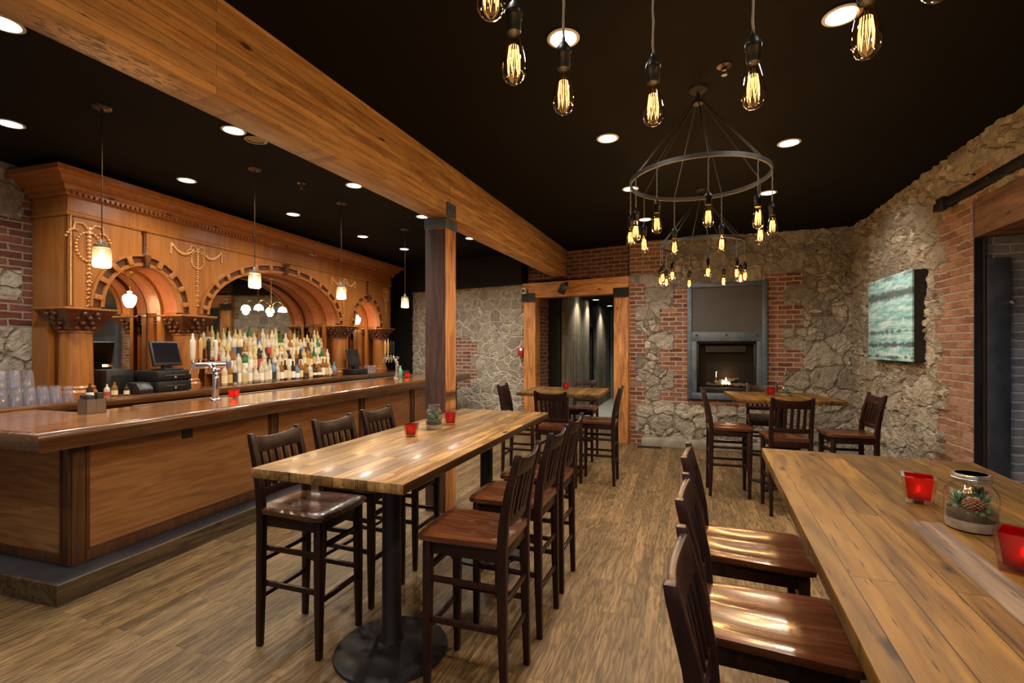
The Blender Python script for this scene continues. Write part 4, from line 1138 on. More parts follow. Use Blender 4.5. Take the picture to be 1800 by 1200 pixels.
# ================================================================ BAR (bar-local coordinates: x towards the guests, y along)
BL = 6.85
def bt(name, label, cat, x=0, y=0, z=0, rz=0.0, group=None):
    return thing(name, label, cat, B(x, y, z), BT+rz, group)
def mitre(b, prof, path, close=False):
    """sweep a closed profile of (outward offset, z) along corner functions path(d) -> list of (x, y)"""
    rings = None
    cols = [path(d) for d, z in prof]
    n = len(cols[0])
    rings = [[(cols[k][i][0], cols[k][i][1], prof[k][1]) for k in range(len(prof))] for i in range(n)]
    b.loft(rings)
t = bt('bar_step', 'dark slate-topped foot step with scuffed wooden sides around the bar', 'bar step')
b = MB(); b.prism([(-0.30, BL), (-0.30, 0.30), (-1.52, 0.30), (-1.52, 0.012), (-0.012, 0.012), (-0.012, BL)], 'Z', 0.0, 0.138); b.build('slate_top', M['slate'], t)
b = MB()
mitre(b, [(-0.014, 0.0), (0.0, 0.0), (0.0, 0.136), (-0.006, 0.142), (-0.014, 0.142)], lambda d: [(-1.52, -d), (d, -d), (d, BL)])
b.build('side_board', M['step_side'], t)

t = bt('bar_counter', 'long polished wooden bar counter with panelled front and thick rolled edge', 'bar')
PX, PY, PZ0, PZ1 = -0.215, 0.205, 0.14, 1.02
b = MB(); b.prism([(PX-0.02, BL-0.1), (PX-0.02, PY+0.02), (-1.48, PY+0.02), (-1.48, 0.62), (-0.85, 0.62), (-0.85, BL-0.1)], 'Z', PZ0, PZ1); b.build('carcass', M['bar_stile'], t)
stiles = [PY, 1.98, 3.55, 4.95, 6.68]
b = MB(); b.bx(PX-0.025, PX, PY, BL-0.1, PZ0, PZ0+0.075); b.bx(-1.48, PX, PY, PY+0.025, PZ0, PZ0+0.075); b.build('base_rail', M['bar_stile'], t, bevel=0.006)
b = MB(); b.bx(PX-0.025, PX, PY, BL-0.1, 0.985, PZ1); b.bx(-1.48, PX, PY, PY+0.025, 0.985, PZ1); b.build('top_rail', M['bar_stile'], t, bevel=0.004)
for k, y0 in enumerate(stiles):
    b = MB(); b.bx(PX-0.025, PX+0.004, y0, y0+0.10, PZ0, PZ1)
    for yy in (y0+0.004, y0+0.092):
        b.bx(PX, PX+0.012, yy-0.004, yy+0.008, PZ0+0.01, PZ1-0.01)
    b.build('stile', M['bar_stile'], t, bevel=0.003)
b = MB(); b.bx(PX-0.10, PX, PY-0.004, PY+0.025, PZ0, PZ1)
for xx in (PX-0.012, PX-0.095): b.bx(xx-0.006, xx+0.006, PY-0.012, PY, PZ0+0.01, PZ1-0.01)
b.build('stile', M['bar_stile'], t, bevel=0.003)
for y0, y1 in zip(stiles[:-1], stiles[1:]):
    b = MB(); b.bx(PX-0.022, PX-0.012, y0+0.10, y1, PZ0+0.07, 0.99); b.build('front_panel', M['bar_panel'], t)
    b = MB()
    a0, a1, c0, c1 = y0+0.10, y1, PZ0+0.075, 0.985
    for q in ((a0, a0+0.016, c0, c1), (a1-0.016, a1, c0, c1), (a0, a1, c0, c0+0.016), (a0, a1, c1-0.016, c1)):
        b.bx(PX-0.014, PX+0.002, *q)
    b.build('panel_moulding', M['cherry_dark'], t, bevel=0.004)
b = MB(); b.bx(-1.48, PX-0.10, PY+0.008, PY+0.018, PZ0+0.07, 0.99); b.build('end_panel', M['bar_panel_end'], t)
b = MB(); b.bx(PX-0.016, PX-0.002, 1.02, 1.11, 0.87, 0.94); b.build('outlet_plate', M['black_plastic'], t)
BZ = 1.12
RXX, RYY = 0.055, -0.125
b = MB(); b.prism([(RXX-0.06, BL), (RXX-0.06, RYY+0.06), (-1.52, RYY+0.06), (-1.52, 0.70), (-0.945, 0.70), (-0.945, BL)], 'Z', PZ1, BZ-0.012); b.build('counter_top', M['bar_top'], t)
b = MB()
prof = [(-0.065, PZ1-0.02), (-0.012, PZ1-0.02), (-0.004, PZ1-0.005), (-0.002, PZ1+0.03), (0.004, PZ1+0.06), (0.0, PZ1+0.085), (-0.012, BZ-0.001), (-0.030, BZ+0.004), (-0.052, BZ-0.002), (-0.062, BZ-0.014), (-0.09, BZ-0.0135), (-0.09, PZ1-0.001)]
mitre(b, prof, lambda d: [(-1.52, RYY-d), (RXX+d, RYY-d), (RXX+d, BL+0.002)])
b.build('rolled_edge', M['bar_rail'], t, smooth=True, angle=50)
b = MB(); b.bx(-0.93, -0.88, 1.1, BL-0.2, BZ-0.011, BZ-0.004); b.build('drip_rail', M['zinc'], t)

# ---------------------------------------------------------------- back bar
t = bt('back_bar', 'tall carved cherry back bar with three mirrored arches behind the bar', 'back bar')
FXp = -1.9
Y0, Y1 = 1.18, 7.13
SPR = 2.06
arches = [(1.905, 0.43, 0.50, 0.12), (4.02, 1.32, 0.715, 0.115), (6.235, 0.43, 0.50, 0.12)]   # centre, half width, rise, trim width
CT = 1.14
b = MB(); b.bx(-2.40, -1.60, -0.6, 7.25, 0.0, 1.06); b.build('base_cabinet', M['cherry_dark'], t)
b = MB(); b.bx(-2.42, -1.55, -0.65, 7.3, 1.06, CT); b.build('back_counter_top', M['bar_rail'], t, bevel=0.012)
# front panel with the three arch openings
def low(y):
    for c, a, r, tw in arches:
        if abs(y-c) < a: return SPR+r*math.sqrt(max(0, 1-((y-c)/a)**2))
    return 2.035
ys = set([Y0, Y1])
for c, a, r, tw in arches:
    for k in range(49):
        ys.add(c-a*math.cos(PI*k/48))
ys = sorted(ys)
b = MB(); bm = b.bm
def col(y, zl): return [bm.verts.new((x, y, z)) for x, z in ((FXp, zl), (FXp, 2.98), (FXp-0.06, 2.98), (FXp-0.06, zl))]
prev = None
for i, (ya, yb) in enumerate(zip(ys[:-1], ys[1:])):
    mid_ = (ya+yb)/2
    ins = any(abs(mid_-c) < a for c, a, r, tw in arches)
    za, zb_ = (low(ya+1e-6) if ins else 2.035), (low(yb-1e-6) if ins else 2.035)
    if ins:
        za = max(za, SPR); zb_ = max(zb_, SPR)
    A_, B_ = col(ya, za), col(yb, zb_)
    for k in range(4):
        j = (k+1) % 4
        bm.faces.new((A_[k], A_[j], B_[j], B_[k]))
    if i == 0: bm.faces.new(A_[::-1])
    if i == len(ys)-2: bm.faces.new(B_)
b.build('arch_front', M['cherry'], t)
b = MB(); b.bx(-2.42, FXp, Y0, Y0+0.05, 2.035, 2.98); b.bx(-2.42, -2.18, Y0-0.005, Y0+0.05, CT, 2.035); b.build('side_panel', M['cherry'], t)
b = MB(); b.bx(-2.42, FXp, Y1-0.05, Y1, 2.035, 2.98); b.bx(-2.42, -2.18, Y1-0.05, Y1+0.005, CT, 2.035); b.build('side_panel', M['cherry'], t)
b = MB(); b.bx(-2.43, -2.405, Y0+0.05, Y1-0.05, CT, 2.98); b.build('back_board', M['cherry_dark'], t)
b = MB()
for k in range(70): b.ball((FXp+0.004, Y0+0.022, 2.06+k*0.0127), 0.0085, 6)
b.build('bead_moulding', M['gilt_wood'], t, smooth=True)
# cornice and frieze
path = lambda d: [(-2.42, Y0-d), (FXp+d, Y0-d), (FXp+d, Y1+d), (-2.42, Y1+d)]
b = MB(); mitre(b, [(-0.06, 2.94), (0.012, 2.94), (0.018, 2.955), (0.018, 2.97), (0.006, 2.985), (0.006, 3.135), (-0.06, 3.135)], path); b.build('frieze', M['cherry'], t)
b = MB(); mitre(b, [(-0.06, 3.135), (0.03, 3.135), (0.04, 3.15), (0.04, 3.175), (0.055, 3.18), (0.075, 3.205), (0.08, 3.225), (0.105, 3.235), (0.135, 3.262), (0.155, 3.292), (0.19, 3.305), (0.20, 3.315), (0.20, 3.365), (-0.06, 3.365)], path); b.build('cornice', M['cherry'], t)
b = MB()
den = []
yy = Y0
while yy < Y1:
    den += [(yy, 3.168), (yy, 3.142), (yy+0.028, 3.142), (yy+0.028, 3.168)]; yy += 0.05
b.prism(den+[(yy-0.022, 3.177), (Y0, 3.177)], 'X', FXp+0.03, FXp+0.066)
b.build('dentil_moulding', M['cherry'], t)
b = MB()
yy = Y0+0.35
while yy < Y1-0.2:
    b.ball((FXp+0.05, yy, 3.205), 0.035, 8, (0.8, 1.6, 0.8)); b.ball((FXp+0.05, yy-0.09, 3.205), 0.02, 8); b.ball((FXp+0.05, yy+0.09, 3.205), 0.02, 8)
    yy += 0.62
b.build('carved_leaf_band', M['cherry_dark'], t, smooth=True)
# arches: trim, blocks, keystone, vault, rib, mirror
def arc(c, a, r, n=40, lo=0.0):
    return [(c-a*math.cos(PI*k/n), SPR+r*math.sin(PI*k/n)) for k in range(n+1)]
for ai, (c, a, r, tw) in enumerate(arches):
    def band(x0, x1, d0, d1, m, nm):
        b = MB()
        o_ = arc(c, a+d1, r+d1); i_ = arc(c, a+d0, r+d0)
        b.loft([[(x0, o[0], o[1]), (x1, o[0], o[1]), (x1, i[0], i[1]), (x0, i[0], i[1])] for o, i in zip(o_, i_)])
        b.build(nm, m, t, smooth=True, angle=35)
    band(FXp-0.01, FXp+0.035, tw-0.025, tw, M['cherry'], 'arch_moulding')
    band(FXp-0.01, FXp+0.012, 0.02, tw-0.025, M['cherry_dark'], 'arch_channel')
    band(FXp-0.03, FXp+0.032, -0.012, 0.022, M['cherry'], 'arch_moulding')
    n = 9 if ai != 1 else 15
    b = MB()
    for k in range(n):
        th = PI*(k+0.5)/n
        if abs(th-PI/2) < 0.05: continue
        yk, zk = c-(a+tw*0.45)*math.cos(th), SPR+(r+tw*0.45)*math.sin(th)
        nrm = math.atan2(math.sin(th)*a, -math.cos(th)*r)
        R_ = Matrix.Rotation(nrm, 3, 'X')
        b = MB(); b.box((FXp+0.02, yk, zk), (0.05, tw*0.70, 0.055), rot=R_); b.build('arch_block', M['cherry'], t, bevel=0.004)
    b = MB(); zt = SPR+r
    b.rects([(FXp+0.03, c, zt-0.03, 0.07, 0.045), (FXp+0.04, c, zt+tw*0.9, 0.09, 0.06), (FXp+0.05, c, zt+tw+0.02, 0.11, 0.07)]) if ai == 1 else b.rects([(FXp+0.03, c, zt-0.03, 0.07, 0.045), (FXp+0.04, c, zt+tw*0.9, 0.09, 0.06), (FXp+0.015, c, zt+tw, 0.03, 0.035), (FXp+0.015, c, 2.93, 0.03, 0.03), (FXp+0.03, c, 2.935, 0.06, 0.06)])
    b.build('keystone', M['cherry_dark'], t, bevel=0.004)
    # barrel vault between the front arch and the mirror
    b = MB(); bm = b.bm
    f_ = arc(c, a, r); g_ = arc(c, a-0.03, r-0.03)
    fr = [bm.verts.new((FXp-0.03, p[0], p[1])) for p in f_]; bk = [bm.verts.new((-2.40, p[0], p[1])) for p in g_]
    for k in range(len(fr)-1): bm.faces.new((fr[k], fr[k+1], bk[k+1], bk[k]))
    b.build('arch_vault', M['cherry_light'], t, smooth=True)
    band2 = MB()
    o_ = arc(c, a-0.005, r-0.005); i_ = arc(c, a-0.055, r-0.055)
    band2.loft([[(-2.20, o[0], o[1]), (-2.14, o[0], o[1]), (-2.14, i[0], i[1]), (-2.20, i[0], i[1])] for o, i in zip(o_, i_)])
    for sgn in (-1, 1):
        band2.bx(-2.20, -2.14, c+sgn*(a-0.03)-0.025, c+sgn*(a-0.03)+0.025, CT, SPR)
    band2.build('arch_rib', M['cherry'], t)
    b = MB()
    oo = arc(c, a-0.04, r-0.04)
    b.prism([(oo[0][0], CT+0.03)]+oo+[(oo[-1][0], CT+0.03)], 'X', -2.404, -2.396)
    b.build('mirror', M['mirror'], t)
# columns with carved capitals under the springings
def capital(b, x, y, r0, z0):
    b.lathe([(r0, z0), (r0+0.02, z0+0.006), (r0+0.02, z0+0.018), (r0, z0+0.024), (r0+0.006, z0+0.03)], (x, y, 0), 24)
rng = random.Random(3)
for cy_, x_, r_ in ((1.335, -2.04, 0.135), (2.52, -2.04, 0.135), (5.55, -2.04, 0.135), (6.90, -2.04, 0.135)):
    b = MB(); b.lathe([(r_*1.25, CT), (r_*1.25, CT+0.05), (r_*1.12, CT+0.075), (r_*1.15, CT+0.095), (r_*1.02, CT+0.115), (r_, CT+0.2), (r_*0.97, 1.68), (r_*0.94, 1.785), (r_*1.04, 1.79), (r_*1.04, 1.81), (0.0, 1.81)], (x_, cy_, 0), 36)
    cobj = b.build('column', M['cherry'], t, smooth=True, angle=30)
    b = MB()
    b.rects([(x_, cy_, 1.81, r_*1.9, r_*1.9), (x_, cy_, 1.88, r_*2.2, r_*2.2), (x_, cy_, 1.96, r_*3.0, r_*3.0), (x_, cy_, 2.005, r_*3.3, r_*3.3)])
    for k in range(12):
        a = 2*PI*k/12
        for q, (zz, rr_) in enumerate(((1.835, r_*1.05), (1.885, r_*1.2), (1.935, r_*1.42), (1.975, r_*1.62))):
            b.ball((x_+rr_*math.cos(a+q*0.26), cy_+rr_*math.sin(a+q*0.26), zz), 0.030, 8, (1, 1, 0.95))
    b.build('carved_capital', M['cherry_dark'], cobj, smooth=True)
    b = MB(); b.rects([(x_, cy_, 2.005, r_*3.3, r_*3.3), (x_, cy_, 2.015, r_*3.6, r_*3.6), (x_, cy_, 2.034, r_*3.6, r_*3.6)]); b.build('abacus', M['cherry'], cobj, bevel=0.004)
for y0, y1 in ((Y0+0.05, 1.50), (2.31, 2.73), (5.31, 5.83), (6.64, Y1-0.05)):
    b = MB(); b.bx(-2.40, -2.30, y0, y1, CT, 2.0); b.build('pier', M['cherry'], t)
    b = MB(); b.bx(-2.40, FXp-0.04, y0, y1, 2.00, 2.06); b.build('impost', M['cherry'], t, bevel=0.006)
    b = MB()
    for k in range(7):
        for q in range(2): b.ball((-2.28, y0+0.03+(y1-y0-0.06)*k/6, 1.93+q*0.04), 0.028, 8)
    b.build('carved_capital', M['cherry_dark'], t, smooth=True)
# applied carvings
def carving(yc, zt, wreath=True, swag=True, s=1.0):
    b = MB(); X_ = FXp+0.006
    def bead(y, z, r, q=None): (q or b).ball((X_, y, z), r*1.35, 6)
    if wreath:
        for k in range(26):
            a = 2*PI*k/26
            bead(yc+0.085*s*math.sin(a), zt-0.15*s+0.11*s*math.cos(a), 0.0075*s)
        for sg in (-1, 1):
            b2 = MB(); b2.tube([(X_, yc, zt-0.03*s), (X_, yc+sg*0.04*s, zt+0.02*s), (X_, yc+sg*0.09*s, zt+0.015*s), (X_, yc+sg*0.10*s, zt-0.03*s), (X_, yc+sg*0.07*s, zt-0.04*s)], 0.008*s, 6)
            for k in range(5): bead(yc+sg*(0.10+0.012*k)*s, zt-(0.035+0.012*k*k*0.3)*s, 0.007*s, b2)
            b2.build('carved_scroll', M['gilt_wood'], t, smooth=True)
    for k in range(24):
        bead(yc, zt-0.02-0.030*s*k, (0.012-0.0003*k)*s)
        if k % 2 and k > 9:
            bead(yc-0.012*s, zt-0.03-0.030*s*k, 0.006*s); bead(yc+0.012*s, zt-0.03-0.030*s*k, 0.006*s)
    if swag:
        for sg in (-1, 1):
            pts = []
            for k in range(13):
                f = k/12
                pts.append((X_, yc+sg*(0.05+0.29*f)*s, zt-0.02*s-0.10*s*math.sin(PI*f)**0.8+0.03*f))
            b2 = MB(); b2.tube(pts, [(0.008+0.009*math.sin(PI*k/12))*s for k in range(13)], 6)
            for k in range(5): bead(yc+sg*0.345*s, zt-0.02*s-0.025*s*k, 0.010*s, b2)
            b2.build('carved_swag', M['gilt_wood'], t, smooth=True)
    b.build('carved_garland', M['gilt_wood'], t, smooth=True)
carving(1.36, 2.86, True, False, 1.35)
carving(2.565, 2.88, True, True, 1.0)
carving(5.50, 2.88, True, True, 1.0)
carving(6.93, 2.86, True, False, 0.95)

# lamps under the arches
def globe_lamp(y, label):
    tt = bt('globe_lamp', label, 'pendant lamp', -2.05, y, 0, 0, 'globe lamps hanging in the small arches')
    zt = SPR+0.43
    b = MB(); b.lathe([(0.0, zt), (0.045, zt), (0.045, zt-0.02), (0.03, zt-0.04), (0.012, zt-0.06), (0.004, zt-0.10), (0.0, zt-0.10)], (0, 0, 0), 18); b.build('canopy', M['brass'], tt, smooth=True)
    b = MB(); b.tube([(0, 0, zt-0.08), (0.002, 0.001, zt-0.17), (0, 0, 2.27)], 0.0035, 6); b.build('chain', M['brass'], tt)
    b = MB(); b.lathe([(0.0, 2.085), (0.03, 2.09), (0.050, 2.12), (0.066, 2.175), (0.066, 2.21), (0.045, 2.232), (0.022, 2.24), (0.022, 2.27), (0.0, 2.275)], (0, 0, 0), 24); b.build('glass_globe', M['globe'], tt, smooth=True)
    l = bpy.data.lights.new('globe_light', 'POINT'); l.energy = 9; l.color = (1.0, 0.66, 0.36); l.shadow_soft_size = 0.06
    o = bpy.data.objects.new('globe_light', l); link(o, tt); o.location = (0.0, 0.0, 2.06)
globe_lamp(1.86, 'opal globe lamp hanging in the left small arch of the back bar')
globe_lamp(6.14, 'opal globe lamp hanging in the right small arch of the back bar')
tt = bt('twin_arm_lamp', 'brass lamp with two arms and opal shades hanging in the middle arch', 'pendant lamp', -2.27, 4.16, 0)
zt = SPR+0.672
b = MB(); b.lathe([(0.0, zt), (0.06, zt), (0.058, zt-0.015), (0.02, zt-0.03), (0.0, zt-0.03)], (0, 0, 0), 20); b.build('canopy', M['brass'], tt, smooth=True)
b = MB(); b.tube([(0, 0, zt-0.02), (0, 0, 2.30)], 0.009, 8); b.lathe([(0.0, 2.20), (0.012, 2.205), (0.010, 2.26), (0.032, 2.285), (0.034, 2.31), (0.015, 2.335), (0.009, 2.36)], (0, 0, 0), 16); b.build('stem', M['brass'], tt, smooth=True)
for sg in (-1, 1):
    b = MB(); b.tube([(0, sg*0.02, 2.31), (0, sg*0.09, 2.36), (0, sg*0.16, 2.375), (0, sg*0.225, 2.355), (0, sg*0.245, 2.32)], 0.006, 8); b.lathe([(0.018, 2.30), (0.018, 2.335), (0.008, 2.345)], (0, sg*0.245, 0), 12); b.build('arm', M['brass'], tt, smooth=True)
    b = MB(); b.lathe([(0.070, 2.215), (0.068, 2.235), (0.060, 2.265), (0.042, 2.29), (0.020, 2.30), (0.0, 2.30)], (0, sg*0.245, 0), 24); b.build('shade', M['globe'], tt, smooth=True)
    l = bpy.data.lights.new('shade_light', 'POINT'); l.energy = 8; l.color = (1.0, 0.66, 0.36); l.shadow_soft_size = 0.05
    o = bpy.data.objects.new('shade_light', l); link(o, tt); o.location = (0, sg*0.245, 2.195)

# ---------------------------------------------------------------- bottles on the stepped riser
BY0, BY1 = 2.805, 5.195
tiers = [(-1.80, CT), (-1.93, CT+0.175), (-2.06, CT+0.35), (-2.19, CT+0.48)]
t = bt('bottle_riser', 'stepped wooden riser carrying the liquor bottles on the back counter', 'shelf')
for (x_, z_), nm in zip(tiers[1:], 'abc'):
    b = MB(); b.bx(x_-0.065, x_+0.065, BY0-0.04, BY1+0.04, z_-0.02, z_); b.build('step_board', M['cherry_light'], t, bevel=0.003)
    b = MB(); b.bx(x_+0.045, x_+0.055, BY0-0.04, BY1+0.04, CT+0.001, z_-0.02); b.build('riser_board', M['cherry'], t)
def bprof(kind):
    if kind == 'tall': return [(0.0, 0), (0.034, 0), (0.037, 0.006), (0.037, 0.185), (0.034, 0.205), (0.020, 0.232), (0.0145, 0.25), (0.0135, 0.295), (0.0, 0.295)]
    if kind == 'stout': return [(0.0, 0), (0.042, 0), (0.045, 0.008), (0.046, 0.13), (0.043, 0.16), (0.026, 0.185), (0.016, 0.20), (0.0155, 0.245), (0.0, 0.245)]
    if kind == 'wine': return [(0.0, 0), (0.035, 0), (0.0375, 0.006), (0.0375, 0.17), (0.033, 0.20), (0.019, 0.235), (0.0145, 0.26), (0.0145, 0.305), (0.0, 0.305)]
    if kind == 'bulb': return [(0.0, 0), (0.036, 0), (0.050, 0.02), (0.053, 0.07), (0.046, 0.12), (0.026, 0.155), (0.016, 0.18), (0.0155, 0.24), (0.0, 0.24)]
    if kind == 'slim': return [(0.0, 0), (0.029, 0), (0.031, 0.006), (0.031, 0.20), (0.027, 0.225), (0.016, 0.25), (0.013, 0.27), (0.013, 0.315), (0.0, 0.315)]
GL = {'clear': bottle_glass('clear_spirit_bottle', (0.80, 0.74, 0.57), 0.4), 'pale yellow': bottle_glass('pale_yellow_bottle', (0.78, 0.62, 0.30), 0.4),
      'amber': bottle_glass('amber_bottle', (0.50, 0.22, 0.05), 0.55), 'dark brown': bottle_glass('dark_brown_bottle', (0.06, 0.028, 0.012), 0.3),
      'green': bottle_glass('green_bottle', (0.06, 0.22, 0.09), 0.45), 'pale blue': bottle_glass('pale_blue_bottle', (0.22, 0.48, 0.62), 0.55), 'red': bottle_glass('red_bottle', (0.42, 0.03, 0.025), 0.45)}
LB = {'white': simple('white_label', (0.82, 0.79, 0.70), 0.6), 'cream': simple('cream_label', (0.74, 0.62, 0.40), 0.6), 'black': simple('black_label', (0.03, 0.03, 0.03), 0.5),
      'red': simple('red_label', (0.45, 0.05, 0.04), 0.6), 'gold': simple('gold_label', (0.60, 0.42, 0.14), 0.5), 'blue': simple('blue_label', (0.08, 0.16, 0.36), 0.6)}
CP = {'gold': simple('gold_cap', (0.75, 0.58, 0.28), 0.4, 0.6), 'black': M['black_plastic'], 'white': M['white_plastic'], 'red': simple('red_cap', (0.4, 0.04, 0.03), 0.4), 'steel': M['chrome']}
BMESH = {}
def bottle(x, y, z, kind, glass, lab, capc, label, group, sc):
    key = (kind, glass)
    if key not in BMESH:
        b = MB(); b.lathe(bprof(kind), (0, 0, 0), 20 if kind != 'square' else 4); BMESH[key] = _mesh(b, 'bottle', GL[glass])
    key2 = (kind, lab, 'l')
    pr = bprof(kind)
    r = max(p[0] for p in pr); hh = pr[-1][1]
    if key2 not in BMESH:
        body = [p for p in pr if p[0] >= r*0.95]
        z0, z1 = body[0][1], body[-1][1]
        if kind == 'bulb': z0, z1 = 0.035, 0.10
        lo_, hi = z0+(z1-z0)*0.15, z0+(z1-z0)*0.80
        b = MB(); b.loft([[((r+0.0012)*math.cos(2*PI*k/20), (r+0.0012)*math.sin(2*PI*k/20), zz) for k in range(20)] for zz in (lo_, hi)], cap=False)
        BMESH[key2] = _mesh(b, 'label', LB[lab])
    key3 = (kind, capc, 'c')
    if key3 not in BMESH:
        rn = pr[-1][0]
        b = MB()
        if capc == 'steel': b.lathe([(rn*0.9, hh-0.004), (rn*1.05, hh+0.006), (rn*0.5, hh+0.015), (0.004, hh+0.03), (0.0035, hh+0.055), (0.0, hh+0.055)], (0, 0, 0), 10)
        else: b.lathe([(rn*1.15, hh-0.035), (rn*1.18, hh+0.002), (rn*1.0, hh+0.006), (0.0, hh+0.006)], (0, 0, 0), 14)
        BMESH[key3] = _mesh(b, 'cap', CP[capc])
    o = bpy.data.objects.new('liquor_bottle', BMESH[key]); link(o)
    o.location = B(x, y, z); o.rotation_euler = (0, 0, BT); o.scale = (sc, sc, sc)
    tag(o, label, 'bottle', group)
    meshobj('label', BMESH[key2], o); meshobj('cap', BMESH[key3], o)
ORD = ['first', 'second', 'third', 'fourth', 'fifth', 'sixth', 'seventh', 'eighth', 'ninth', 'tenth', 'eleventh', 'twelfth', 'thirteenth', 'fourteenth', 'fifteenth', 'sixteenth', 'seventeenth', 'eighteenth', 'nineteenth', 'twentieth',
       'twenty-first', 'twenty-second', 'twenty-third', 'twenty-fourth', 'twenty-fifth', 'twenty-sixth', 'twenty-seventh', 'twenty-eighth', 'twenty-ninth', 'thirtieth', 'thirty-first', 'thirty-second', 'thirty-third', 'thirty-fourth', 'thirty-fifth', 'thirty-sixth']
rb = random.Random(11)
KINDW = {'tall': 'straight', 'stout': 'broad-shouldered', 'wine': 'long-necked', 'bulb': 'round-bellied', 'slim': 'slim'}
tn = ['bottom', 'second', 'third', 'topmost']
for ti, (x_, z_) in enumerate(tiers):
    y = BY0+0.02+rb.uniform(0, 0.02)
    k = 0
    while y < BY1-0.02:
        if ti == 0:
            gl = rb.choice(['clear', 'clear', 'amber', 'dark brown', 'dark brown', 'pale blue', 'pale yellow', 'clear'])
        elif ti == 1:
            gl = rb.choice(['clear', 'amber', 'green', 'pale yellow', 'clear', 'dark brown', 'red', 'clear'])
        else:
            gl = rb.choice(['clear', 'clear', 'pale yellow', 'clear', 'pale yellow', 'clear', 'pale yellow', 'green', 'amber', 'clear'])
        f = (y-BY0)/(BY1-BY0)
        if f > 0.62 and rb.random() < 0.4: gl = rb.choice(['amber', 'amber', 'dark brown', 'pale yellow'])
        kd = rb.choice(['tall', 'tall', 'stout', 'wine', 'slim', 'bulb'])
        lb = rb.choice(['white', 'white', 'cream', 'cream', 'cream', 'white', 'black', 'gold', 'cream', 'white', 'white', 'red', 'cream', 'blue', 'gold'])
        cp_ = rb.choice(['gold', 'gold', 'black', 'white', 'steel', 'steel', 'gold', 'white', 'black', 'red'])
        r = max(p[0] for p in bprof(kd))
        sc = rb.uniform(0.93, 1.06)
        if y+2*r*sc > BY1+0.03: break
        label = '%s %s bottle, %s label, %s, %s from left on the %s tier' % (KINDW[kd], gl, lb, 'steel pourer' if cp_ == 'steel' else cp_+' cap', ORD[k], tn[ti])
        bottle(x_+rb.uniform(-0.006, 0.006), y+r*sc, z_+0.001, kd, gl, lb, cp_, label, 'liquor bottles on the back bar riser', sc)
        y += 2*r*sc+rb.uniform(0.004, 0.014)
        k += 1

# ---------------------------------------------------------------- tills, printer and glasses on the back counter
def monitor(tt, s=1.0, tilt=14):
    R_ = Matrix.Rotation(math.radians(-tilt), 3, 'Y')
    def P_(x, y, z): return tuple(R_ @ Vector((x, y, z)))
    b = MB(); b.box(P_(0, 0, 0.16*s), (0.035, 0.36*s, 0.30*s), rot=R_); b.build('housing', M['black_plastic'], tt, bevel=0.008)
    b = MB(); b.box(P_(0.0185, 0, 0.165*s), (0.003, 0.315*s, 0.245*s), rot=R_); b.build('screen', M['screen'], tt)
t = bt('cash_drawer', 'black cash drawer on the back counter, lower one of two stacked', 'cash drawer', -1.86, 2.09, CT+0.001, 0, 'stacked cash drawers')
def drawer(t):
    b = MB(); b.bx(-0.20, 0.19, -0.205, 0.205, 0.006, 0.118); b.bx(-0.19, 0.18, -0.19, 0.19, 0.0, 0.006); b.build('case', M['black_plastic'], t, bevel=0.005)
    b = MB(); b.bx(0.19, 0.200, -0.198, 0.198, 0.014, 0.112); b.build('drawer_front', M['black_steel'], t, bevel=0.006)
    b = MB(); b.bx(0.2, 0.206, -0.12, 0.12, 0.062, 0.07); b.lathe([(0.014, 0), (0.014, 0.008), (0.008, 0.01)], (0.2, 0.0, 0.04), 14, 'X'); b.build('lock_strip', M['zinc'], t)
drawer(t)
t = bt('cash_drawer', 'black cash drawer carrying the till screen, upper one of two stacked', 'cash drawer', -1.86, 2.09, CT+0.120, 0, 'stacked cash drawers')
drawer(t)
t = bt('till_screen', 'black touchscreen till on the stacked cash drawers left of the bottles', 'till', -1.80, 2.11, CT+0.239, 0)
b = MB(); b.bx(-0.12, 0.10, -0.11, 0.11, 0.0, 0.02); b.bx(-0.05, 0.0, -0.05, 0.05, 0.02, 0.08); b.build('stand', M['black_plastic'], t, bevel=0.005)
ch = bpy.data.objects.new('screen_head', None); link(ch, t); ch.location = (0.0, 0.0, 0.045)
bpy.data.objects.remove(ch)
R_ = Matrix.Rotation(math.radians(-14), 3, 'Y')
def scr(t, zoff, wy, hz, tilt):
    R_ = Matrix.Rotation(math.radians(-tilt), 3, 'Y')
    def P_(x, z): 
        v = R_ @ Vector((x, 0, z)); return (v.x, 0, v.z+zoff)
    b = MB(); b.box(P_(0, hz/2), (0.035, wy, hz), rot=R_); b.build('housing', M['black_plastic'], t, bevel=0.008)
    b = MB(); b.box(P_(0.0185, hz/2+0.008), (0.003, wy-0.045, hz-0.06), rot=R_); b.build('screen', M['screen'], t, label='dark glass screen')
scr(t, 0.05, 0.34, 0.29, 15)
t = bt('receipt_printer', 'small black receipt printer on the back counter beside the cash drawers', 'printer', -1.74, 1.76, CT+0.001, 0)
b = MB(); b.prism([(-0.09, 0.0), (0.09, 0.0), (0.09, 0.05), (0.04, 0.115), (-0.09, 0.125)], 'Y', -0.075, 0.075); b.build('case', M['black_plastic'], t, bevel=0.008)
b = MB(); b.bx(0.02, 0.05, -0.05, 0.05, 0.106, 0.116); b.build('paper_slot', M['zinc'], t)
t = bt('computer_box', 'black till computer box behind the receipt printer', 'computer', -2.06, 1.70, CT+0.001, 0)
b = MB(); b.bx(-0.14, 0.12, -0.15, 0.13, 0.0, 0.26); b.build('case', M['black_plastic'], t, bevel=0.006)
b = MB(); b.bx(0.12, 0.124, -0.10, 0.08, 0.05, 0.2); b.build('vent', M['black_steel'], t)
t = bt('till_screen', 'black touchscreen till right of the bottles, in front of the right columns', 'till', -1.715, 5.60, CT+0.001, 0.0)
